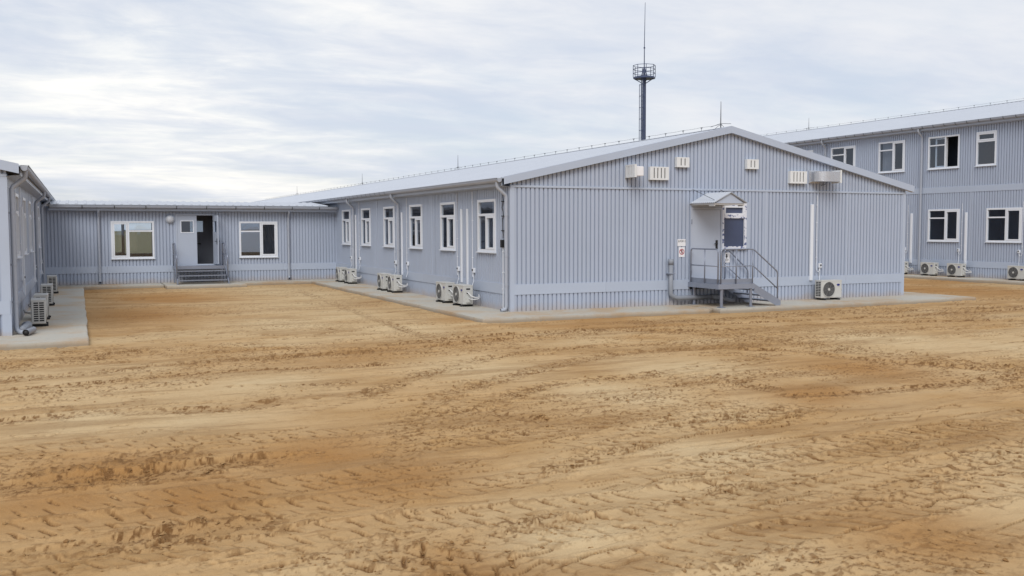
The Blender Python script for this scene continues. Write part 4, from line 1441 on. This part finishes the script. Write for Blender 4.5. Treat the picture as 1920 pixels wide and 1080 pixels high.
for yj in (7.42, 13.7, 1.9):
    for v0, v1 in ((.74, 3.89), (4.17, 6.95)):
        m_ = MB(FR)
        m_.box(-yj - .03, -yj + .03, v0, v1, 0, .012)
        m_.build('joint_strip', 'trim', RBD)
for y in (7.62, 10.76, 4.4):
    trunking(RBD, FR, -y, .55, 2.96, .11, .07)
for y in (7.86, 11.0, 4.75):
    conduit(RBD, FR, -y, 3.38, 1.22, -1, .6)
MB(FR).tube([(-12.05, 2.95, .02), (-12.05, 1.3, .02)], .016, 6).build('conduit', 'white', RBD)
mb = MB()
xr, yr, zr = XR + W / 2, 9.2, 8.75
for dx in (-.25, .25):
    mb.tube([(xr - 1.2, yr + dx, zr - .22), (xr - .15, yr + dx, zr + .02), (xr - .1, yr + dx, zr + .38), (xr + .3, yr + dx, zr + .38), (xr + .3, yr + dx, zr)], .022, 6)
for k in range(4):
    mb.tube([(xr - 1.1 + .3 * k, yr - .25, zr - .2 + .066 * k), (xr - 1.1 + .3 * k, yr + .25, zr - .2 + .066 * k)], .016, 6)
mb.tube([(xr - .1, yr - .25, zr + .38), (xr - .1, yr + .25, zr + .38)], .02, 6)
mb.build('roof_ladder', 'wire', RBD)
rod(XR + W / 2, 26.2, 8.76, .78, 'lightning rod on the ridge of the two-storey block')


# ------------------------------------------------------------------ steel steps at the gable door
ST = empty('entrance_steps', (6.4, -1.5, 0), 'grey steel landing with railings and steps at the gable door', 'steps', 'steel entrance steps')
lx0, lx1, ly, lz = 5.76, 7.02, -1.50, .66
mb = MB()
mb.box(lx0 + .05, lx1 - .05, ly + .05, -.03, lz - .03, lz)
mb.build('landing', 'steel', ST)
mb = MB()
mb.box(lx0, lx0 + .05, ly, -.02, lz - .13, lz + .012).box(lx1 - .05, lx1, ly, -.02, lz - .13, lz + .012)
mb.box(lx0 + .05, lx1 - .05, ly, ly + .05, lz - .13, lz + .012).box(lx0 + .05, lx1 - .05, -.07, -.02, lz - .13, lz - .031)
mb.build('edge_beam', 'steel', ST)
for x, y in ((lx0 + .15, ly + .06), (lx1 - .08, ly + .06), (lx0 + .15, -.12), (lx1 - .08, -.12)):
    mb = MB()
    mb.tube([(x, y, .02), (x, y, lz - .031)], .045, 10)
    mb.box(x - .09, x + .09, y - .09, y + .09, .005, .02)
    mb.build('leg', 'galv', ST)
mb = MB()
mb.box(lx0 + .06, lx0 + .066, ly + .06, -.06, lz + .01, lz + .15).box(lx0 + .07, lx1 - .06, ly + .055, ly + .061, lz + .01, lz + .15)
mb.build('toe_board', 'steel', ST)
sx1 = 7.98


def rail(name, pts, r=.021):
    MB().tube(pts, r, 10).build(name, 'galv', ST, smooth=True)


zt = lz + 1.0


def arc(a, b, c, n=5):
    """rounded corner at b"""
    a, b, c = Vector(a), Vector(b), Vector(c)
    p, q = b + (a - b).normalized() * .10, b + (c - b).normalized() * .10
    return [tuple((1 - t) ** 2 * p + 2 * t * (1 - t) * b + t * t * q) for t in [i / n for i in range(n + 1)]]


def bent(pts):
    out = [pts[0]]
    for i in range(1, len(pts) - 1):
        out += arc(pts[i - 1], pts[i], pts[i + 1])
    return out + [pts[-1]]


x = lx0 + .03
rail('handrail', bent([(x, -.12, lz - .05), (x, -.12, zt), (x, ly + .07, zt), (x, ly + .07, lz - .05)]))
rail('mid_rail', [(x, -.12, lz + .52), (x, ly + .07, lz + .52)], .016)
rail('post', [(x, -.80, lz), (x, -.80, zt)], .019)
y = ly + .03
rail('handrail', bent([(lx0 + .10, y, lz - .05), (lx0 + .10, y, zt), (lx1 - .03, y, zt), (sx1 - .10, y, .99), (sx1 - .10, y, .10)]))
rail('mid_rail', bent([(lx0 + .10, y, lz + .52), (lx1 - .03, y, lz + .52), (sx1 - .10, y, .50)]), .016)
rail('post', [(lx0 + .63, y, lz), (lx0 + .63, y, zt)], .019)
rail('post', [(lx1 - .05, y, lz - .05), (lx1 - .05, y, zt)], .019)
y = -.14
rail('handrail', bent([(lx1 - .02, y, lz + .9), (lx1 + .04, y, zt), (sx1 - .12, y, .99), (sx1 - .12, y, .10)]))
rail('mid_rail', [(lx1 - .02, y, lz + .52), (sx1 - .12, y, .50)], .016)
rail('post', [(lx1 - .03, y, lz), (lx1 - .03, y, zt - .02)], .019)
for yy in (ly, -.16):
    mb = MB()
    d = .04
    mb.prism([(lx1, lz + .0), (sx1, .15), (sx1, .008), (sx1 - .17, .008), (lx1, lz - .24)], 1, yy, yy + .012)
    mb.build('stringer', 'steel', ST)
    mb = MB()
    mb.prism([(lx1, lz + .0), (sx1, .15), (sx1, .138), (lx1, lz - .012)], 1, yy + .012, yy + .075)
    mb.build('stringer_flange', 'galv', ST)
for k in range(3):
    xx = lx1 + .10 + .26 * k
    zz = lz - .17 - .165 * k
    mb = MB()
    mb.box(xx - .06, xx + .20, ly + .02, -.165, zz - .035, zz)
    mb.build('tread', 'steel', ST)

# ------------------------------------------------------------------ steps at the link door
SK = empty('entrance_steps', (-6, LK - 1, 0), 'wide grey steel steps with short handrails at the link double door', 'steps', 'steel entrance steps')
kx0, kx1, kz = -7.05, -5.0, .72
mb = MB()
mb.box(kx0 + .06, kx1 - .06, LK - 1.0, LK - .04, kz - .03, kz)
mb.build('landing', 'steel', SK)
mb = MB()
mb.box(kx0, kx1, LK - 1.06, LK - 1.0, kz - .12, kz + .006)
mb.box(kx0, kx0 + .06, LK - 1.0, LK - .04, kz - .12, kz + .006).box(kx1 - .06, kx1, LK - 1.0, LK - .04, kz - .12, kz + .006)
mb.build('edge_beam', 'galv', SK)
for k in range(3):
    mb = MB()
    yy = LK - 1.06 - .27 * k
    zz = kz - .18 * (k + 1)
    mb.box(kx0 + .06, kx1 - .06, yy - .27, yy, zz - .03, zz)
    tr_ = mb.build('tread', 'steel', SK)
    mb = MB()
    mb.box(kx0 + .06, kx1 - .06, yy - .275, yy - .270, zz - .035, zz + .012)
    mb.build('nosing', 'galv', tr_)
for s, xx in ((-1, kx0), (1, kx1 - .05)):
    mb = MB()
    mb.prism([(LK - 1.06, kz), (LK - 1.06 - .95, .10), (LK - 1.06 - .95, .014), (LK - 1.06 - .75, .014), (LK - 1.06, kz - .3)], 0, xx, xx + .05)
    mb.build('stringer', 'galv', SK)
    xq = xx + .025
    MB().tube(bent([(xq, LK - .30, kz), (xq, LK - .30, kz + .95), (xq, LK - 1.0, kz + .95), (xq, LK - 1.75, kz + .42), (xq, LK - 1.75, .2)]), .029, 10).build('handrail', 'galv', SK, smooth=True)
    MB().tube(bent([(xq, LK - .30, kz + .48), (xq, LK - 1.0, kz + .48), (xq, LK - 1.75, kz - .05)]), .022, 8).build('mid_rail', 'galv', SK, smooth=True)
    MB().tube([(xq, LK - 1.0, kz), (xq, LK - 1.0, kz + .95)], .02, 8).build('post', 'galv', SK)
    MB().tube([(xq, LK - .62, .02), (xq, LK - .62, kz - .1)], .03, 8).build('leg', 'steel', SK)

# ------------------------------------------------------------------ vents on the gable
def vent(x, z, w, h, slots, label):
    t = empty('wall_vent', (x, -.05, z), label, 'vent', 'cream slotted vents on the gable')
    mb = MB(FF)
    x0, x1, z0, z1, d = x - w / 2, x + w / 2, z - h / 2, z + h / 2, .115
    bars(mb, x0, x1, z0, z1, .035, .0, d)
    mb.box(x0 + .035, x1 - .035, z0 + .035, z0 + .05, d - .03, d)
    n = slots
    iw = (w - .07)
    sw = .034
    g = (iw - n * sw) / (n + 1)
    for i in range(n + 1):
        a = x0 + .035 + i * (g + sw)
        mb.box(a, a + g, z0 + .05, z1 - .035, d - .025, d - .002)
    mb.build('louvre_box', 'cream', t)
    MB(FF).box(x0 + .036, x1 - .036, z0 + .036, z1 - .036, .004, .03).build('backing', 'black', t)


vent(4.68, 3.84, .64, .38, 4, 'wide cream vent with four slots, left of the door canopy')
vent(5.49, 4.18, .44, .29, 2, 'small cream vent with two slots, left of the gable peak')
vent(8.02, 4.19, .44, .29, 2, 'small cream vent with two slots, right of the gable peak')
vent(9.79, 3.83, .66, .38, 4, 'wide cream vent with four slots beside the foil duct')

# short ducts that turn along the wall
t_ = empty('vent_duct', (3.8, -.1, 3.87), 'white boxed duct turned left with a slotted cream grille', 'duct', 'ducts on the gable')
mb = MB(FF)
mb.box(3.66, 3.92, 3.73, 4.00, .0, .47)
mb.build('duct_body', 'paper', t_, bevel=.02)
FV = frame((3.63, 0, 0), (0, -1, 0), (-1, 0, 0))     # u = -y out from the wall
mb = MB(FV)
bars(mb, .03, .53, 3.69, 4.05, .04, -.02, .05)
g = .42 / 3 - .03
for i in range(3):
    a = .07 + i * (.42 - .034 * 2 + 2 * .034) / 3 + (.012 if i else 0)
    mb.box(a, a + .115, 3.73, 4.01, .015, .045)
mb.build('grille', 'cream', t_)
MB(FV).box(.07, .49, 3.73, 4.01, -.015, .005).build('backing', 'black', t_)
t_ = empty('vent_duct', (10.6, -.1, 3.87), 'silver foil duct turned right beside the four-slot vent', 'duct', 'ducts on the gable')
vs_, fs_ = [], []
path = []
for i in range(9):
    a = math.pi / 2 * i / 8
    path.append(((10.70 - .0 - .20 * math.cos(a) + .0, .13 + .20 * math.sin(a)), (math.cos(a), -math.sin(a))))
path = [((10.50, .0), (1, 0))] + path + [((11.10, .33), (0, -1))]
for (cx_, cw), (nx, nw) in path:
    for du, dz in ((-.17, -.155), (.17, -.155), (.17, .155), (-.17, .155)):
        vs_.append((cx_ + nx * du, 3.86 + dz + rnd.uniform(-.006, .006), cw + nw * du + rnd.uniform(-.004, .004)))
for i in range(len(path) - 1):
    for j in range(4):
        fs_.append((i * 4 + j, i * 4 + (j + 1) % 4, i * 4 + 4 + (j + 1) % 4, i * 4 + 4 + j))
MB(FF).add(vs_, fs_).build('duct_body', 'foil', t_)
mb = MB(FF)
bars(mb, 10.28, 10.72, 3.66, 4.06, .05, .0, .03)
mb.build('wall_flange', 'foil', t_)
FV2 = frame((11.10, 0, 0), (0, 1, 0), (1, 0, 0))
mb = MB(FV2)
bars(mb, -.53, -.13, 3.66, 4.06, .05, -.012, .05)
mb.build('end_flange', 'cream', t_)
MB(FF).tube([(10.8, 3.70, .30), (10.8, 3.62, .16), (10.8, 3.60, .0)], .014, 6).build('bracket', 'galv', t_)


# ------------------------------------------------------------------ signs
def text_mesh(txt, size, name, parent, loc, mat, shear=0.0):
    cu = bpy.data.curves.new(name, 'FONT')
    cu.body = txt
    cu.size = size
    cu.align_x = 'CENTER'
    cu.align_y = 'CENTER'
    cu.extrude = .0008
    cu.shear = shear
    cu.offset = size * .012
    tmp = bpy.data.objects.new(name, cu)
    COL.objects.link(tmp)
    dg = bpy.context.evaluated_depsgraph_get()
    me = bpy.data.meshes.new_from_object(tmp.evaluated_get(dg))
    bpy.data.objects.remove(tmp)
    me.materials.clear()
    me.materials.append(M[mat])
    o = bpy.data.objects.new(name, me)
    COL.objects.link(o)
    o.rotation_euler = (math.pi / 2, 0, 0)
    o.parent = parent
    o.location = Vector(loc) - parent.location
    return o


def plate(x0, x1, z0, z1, w, name, label, cat='sign'):
    t = empty(name, ((x0 + x1) / 2, -w, z0), label, cat, 'signs by the gable door')
    MB(FF).box(x0, x1, z0, z1, .001, w).build('plate', 'paper', t)
    return t


s1 = plate(5.39, 5.67, 1.73, 1.935, .012, 'wall_sign', 'white block number plate on the wall left of the door')
text_mesh('БЛОК 2', .072, 'lettering', s1, (5.53, -.0135, 1.872), 'ink', .18)
s2 = plate(5.435, 5.645, 1.41, 1.70, .010, 'wall_sign', 'white prohibition notice with red ring below the block number plate')
mb = MB(FF)
mb.ring((5.54, 1.565, .0105), 2, .066, .086, .002)
mb.build('red_ring', 'red', s2)
mb = MB(FF)
q = .062
mb.add([(5.54 - q, 1.565 + q - .012, .0145), (5.54 - q + .012, 1.565 + q, .0145), (5.54 + q, 1.565 - q + .012, .0145), (5.54 + q - .012, 1.565 - q, .0145)], [(0, 1, 2, 3)])
mb.build('red_slash', 'red', s2)
mb = MB(FF)
bars(mb, 5.515, 5.565, 1.51, 1.62, .008, .0105, .0115)
mb.box(5.526, 5.554, 1.575, 1.605, .0105, .0115).box(5.528, 5.536, 1.53, 1.565, .0105, .0115).box(5.544, 5.552, 1.53, 1.565, .0105, .0115)
mb.build('phone_symbol', 'ink', s2)
s3 = plate(7.06, 7.28, 1.22, 1.52, .006, 'paper_notice', 'white paper notice on the wall behind the stair railing', 'notice')
mb = MB(FF)
mb.disc((7.165, 1.455, .0062), 2, .026, .001, 14)
mb.box(7.13, 7.20, 1.385, 1.43, .0062, .0072).box(7.145, 7.185, 1.345, 1.38, .0062, .0072)
for k in range(3):
    mb.box(7.10, 7.24 - .03 * (k == 2), 1.315 - .025 * k, 1.324 - .025 * k, .0062, .0072)
mb.build('print', 'ink', s3)


# ------------------------------------------------------------------ outdoor air conditioner units
def make_ac():
    """front towards -y, fan on the left, badge on the right, louvres on the left side, valves on the right side"""
    t = empty('air_conditioner', (0, 0, 0), local=True)
    w, d, z0, z1 = .40, .30, .065, .615
    MB().box(-w, w, -d, 0, z0, z1).build('casing', 'ivory', t, bevel=.014)
    MB().box(-w - .004, w + .004, -d - .006, .004, z1 - .03, z1 + .008).build('top_panel', 'ivory', t, bevel=.008)
    fx, fz, R = -.115, .335, .235
    mb = MB()
    mb.disc((fx, -d - .004, fz), 1, R, .003, 40)
    fan = mb.build('fan_grille', 'grille', t)
    mb = MB()
    mb.ring((fx, -d - .020, fz), 1, R - .004, R + .010, .022, 40)
    mb.build('grille_rim', 'ivory', fan)
    mb = MB()
    for k in range(7):
        r = .055 + k * .027
        mb.ring((fx, -d - .018, fz), 1, r, r + .0065, .006, 32)
    for k in range(8):
        q = math.pi / 4 * k
        a, b_ = Vector((fx + .05 * math.cos(q), -d - .014, fz + .05 * math.sin(q))), Vector((fx + R * math.cos(q + .3), -d - .014, fz + R * math.sin(q + .3)))
        mb.tube([a, b_], .004, 4)
    mb.build('grille_wires', 'grille2', fan)
    MB().disc((fx, -d - .024, fz), 1, .042, .012, 18).build('fan_hub', 'ivory', fan)
    bd = MB().disc((.262, -d - .004, .470), 1, .062, .005, 24, .034).build('badge', 'badge', t)
    mb = MB()
    mb.box(.205, .32, -d - .0035, -d, .408, .413)
    mb.build('badge_line', 'grille2', bd)
    mb = MB()
    for c in range(2):
        for k in range(9):
            z = z0 + .06 + k * .051
            y = -d + .035 + c * .118
            mb.box(-w - .003, -w + .01, y, y + .098, z, z + .032)
    mb.build('side_louvre', 'black', t)
    mb = MB()
    mb.box(-w + .03, w - .03, -.001, .006, z0 + .04, z1 - .05)
    mb.build('rear_coil', 'grille2', t)
    mb = MB()
    mb.box(w - .002, w + .05, -.22, -.08, z0 + .05, z0 + .22)
    mb.build('valve_cover', 'ivory', t, bevel=.012)
    mb = MB()
    mb.box(w - .004, w + .003, -.21, -.09, z1 - .13, z1 - .085)
    mb.build('hand_recess', 'black', t)
    MB().box(w - .004, w + .003, -.20, -.14, z1 - .25, z1 - .21).build('cable_entry', 'black', t)
    mb = MB()
    mb.tube([(w + .0, -.17, .42), (w + .06, -.17, .40), (w + .16, -.12, .31), (w + .22, -.02, .27), (w + .20, .10, .27), (w + .05, .16, .30)], .019, 8)
    mb.tube([(w + .04, -.15, .24), (w + .12, -.14, .22), (w + .22, -.06, .215), (w + .26, .04, .23), (w + .15, .15, .26), (w + .02, .17, .34)], .016, 8)
    mb.build('hose', 'hose', t, smooth=True)
    for x in (-.27, .27):
        MB().box(x - .035, x + .035, -d - .05, .04, .0, .045).build('foot', 'black', t, bevel=.006)
        mb = MB()
        mb.box(x - .02, x + .02, -d - .02, .015, .0455, .0645)
        mb.build('bracket', 'grille2', t)
    return t


ac0 = make_ac()
SPOTS = [
    (-.27, 2.47, -90, 'air conditioner nearest the corner of the long wall, in front of its pair', 'L'),
    (-.27, 3.93, -90, 'air conditioner second from the corner of the long wall, behind the nearest', 'L'),
    (-.27, 9.05, -90, 'front air conditioner of the middle pair along the long wall', 'L'),
    (-.27, 10.33, -90, 'rear air conditioner of the middle pair along the long wall', 'L'),
    (-.27, 15.10, -90, 'front air conditioner of the farthest pair along the long wall, near the link', 'L'),
    (-.27, 16.60, -90, 'rear air conditioner of the farthest pair, in the corner by the link', 'L'),
    (10.83, -.22, 0, 'single air conditioner under the white trunking on the gable wall', 'F'),
    (-11.68, 1.50, 90, 'air conditioner nearest the camera beside the left block, louvres showing', 'B'),
    (-11.68, 3.35, 90, 'air conditioner just behind the nearest one beside the left block', 'B'),
    (-11.68, 8.10, 90, 'third air conditioner along the left block', 'B'),
    (-11.68, 14.0, 90, 'farthest air conditioner along the left block, in the corner by the link', 'B'),
    (26.12, 4.60, -90, 'air conditioner at the right picture edge by the two-storey block', 'R'),
    (26.12, 7.75, -90, 'air conditioner beside the white trunking of the two-storey block', 'R'),
    (26.12, 9.27, -90, 'air conditioner by the downpipe of the two-storey block', 'R'),
    (26.12, 11.05, -90, 'air conditioner half hidden behind the right corner of the gabled block', 'R'),
]
for i, (x, y, a, lab, g) in enumerate(SPOTS):
    o = ac0 if i == 0 else copy_tree(ac0)
    o.location = (x, y, .004)
    o.rotation_euler = (0, 0, math.radians(a + rnd.uniform(-2, 2)))
    tag(o, lab, 'air conditioner', 'outdoor air conditioner units')

# ------------------------------------------------------------------ loose and fixed pipes
t_ = empty('drain_pipe', (5.09, -.1, 0), 'grey drain pipe rising beside the steps with an elbow along the wall', 'pipe')
mb = MB(FF)
w_ = .12
mb.tube(bent([(5.09, 1.22, w_), (5.09, .30, w_), (5.30, .215, w_ + .02), (6.6, .215, w_ + .05)]), .068, 14)
mb.build('pipe', 'pipe', t_, smooth=True)
MB(FF).tube([(5.09, 1.20, w_), (5.09, 1.36, w_)], .08, 14).build('collar', 'pipe', t_, smooth=True)
mb = MB(FF)
mb.tube([(6.5, .215, w_ + .05), (6.75, .20, w_ + .09), (6.95, .12, w_ + .22), (7.15, .08, w_ + .30)], .075, 12)
for k in range(7):
    a = 6.5 + .09 * k
    mb.tube([(a, .215 - .02 * max(0, k - 2), w_ + .05 + .035 * max(0, k - 2)), (a + .03, .213 - .02 * max(0, k - 2), w_ + .055 + .035 * max(0, k - 2))], .083, 12)
mb.build('lagging', 'pipe', t_, smooth=True)
MB(FF).box(5.0, 5.18, .92, .95, 0, .2).build('pipe_clip', 'steel', t_)

t_ = empty('loose_pipe', (-11.7, -.5, 0), 'short grey pipe lying on the apron beside the left downpipe', 'pipe', 'loose pipes on the left apron')
MB().tube([(-11.70, -.95, .075), (-11.62, -.55, .075), (-11.58, -.30, .075)], .068, 14, caps=False).build('pipe', 'pipe', t_, smooth=True)
MB().tube([(-11.697, -.935, .075), (-11.62, -.55, .075)], .060, 14).build('bore', 'black', t_, smooth=True)
t_ = empty('loose_pipe', (-11.75, 0, 0), 'crumpled grey flexible pipe behind the short pipe on the apron', 'pipe', 'loose pipes on the left apron')
mb = MB()
pts = []
for i in range(15):
    a = i / 14
    pts.append((-11.80 + .10 * math.sin(a * 3), -.45 + 1.1 * a, .085 + .05 * math.sin(a * 3.1)))
mb.tube(pts, .075, 12)
for p in pts[1:-1]:
    mb.tube([(p[0], p[1] - .012, p[2]), (p[0], p[1] + .012, p[2])], .086, 12)
mb.build('pipe', 'pipe', t_, smooth=True)

# ------------------------------------------------------------------ the mast behind
TX, TY = 42.2, 60.0
TW = empty('antenna_mast', (TX, TY, 0), 'dark blue steel mast with railed platform and whip antenna behind the roof', 'mast')
MB().tube([(TX, TY, GZ), (TX, TY, 9), (TX, TY, 17.45)], .235, 8, True, .195).build('pole', 'mast', TW)
mb = MB()
n = 8
R = 1.13
for k in range(n):
    pass
poly = [(TX + R * math.cos(math.pi / 8 + math.pi / 4 * k), TY + R * math.sin(math.pi / 8 + math.pi / 4 * k)) for k in range(n)]
mb.prism(poly, 2, 17.45, 17.62)
pl = mb.build('platform', 'mast', TW)
mb = MB()
for k in range(4):
    q = math.pi / 4 + math.pi / 2 * k
    mb.tube([(TX + .18 * math.cos(q), TY + .18 * math.sin(q), 17.0), (TX + .95 * math.cos(q), TY + .95 * math.sin(q), 17.45)], .045, 6)
mb.build('brace', 'mast', pl)
for k in range(n):
    MB().tube([(poly[k][0], poly[k][1], 17.6), (poly[k][0], poly[k][1], 18.78)], .032, 6).build('post', 'mast', TW)
for z in (18.0, 18.4, 18.78):
    MB().tube([(p[0], p[1], z) for p in poly] + [(poly[0][0], poly[0][1], z)], .028, 6).build('rail', 'mast', TW)
mb = MB()
for k in range(4):
    q = math.pi / 4 + math.pi / 2 * k
    mb.tube([(TX + .32 * math.cos(q), TY + .32 * math.sin(q), 17.62), (TX + .05 * math.cos(q), TY + .05 * math.sin(q), 18.55)], .05, 6)
mb.tube([(TX, TY, 17.62), (TX, TY, 18.6)], .15, 8, True, .09)
mb.build('antenna_foot', 'mast', TW)
mb = MB()
mb.tube([(TX, TY, 18.5), (TX, TY, 21.0), (TX + .06, TY, 25.1)], .055, 7, True, .022)
mb.tube([(TX, TY, 20.5), (TX, TY, 20.62)], .09, 8)
mb.build('whip_antenna', 'mast', TW)
mb = MB()
lx = TX - .40
for dy in (-.2, .2):
    mb.tube([(lx, TY + dy - .3, 2), (lx, TY + dy - .3, 17.5)], .04, 6)
z = 2.3
while z < 17.4:
    mb.tube([(lx, TY - .5, z), (lx, TY - .1, z)], .022, 5)
    z += .33
mb.build('ladder', 'mast', TW)
mb = MB()
z = 3.0
while z < 17.2:
    pts = []
    for j in range(9):
        q = math.pi * j / 8
        pts.append((lx - .30 * math.sin(q), TY - .3 + .34 * math.cos(q), z))
    mb.tube(pts, .018, 5)
    mb.tube([(lx, TY - .3, z), (TX - .15, TY - .2, z)], .03, 5)
    z += 1.15
for j in (2, 4, 6):
    q = math.pi * j / 8
    mb.tube([(lx - .30 * math.sin(q), TY - .3 + .34 * math.cos(q), 3.0), (lx - .30 * math.sin(q), TY - .3 + .34 * math.cos(q), 16.8)], .018, 5)
mb.build('ladder_cage', 'mast', TW)

for o in bpy.data.objects:
    for k in ('_local', '_shifted'):
        if k in o:
            del o[k]
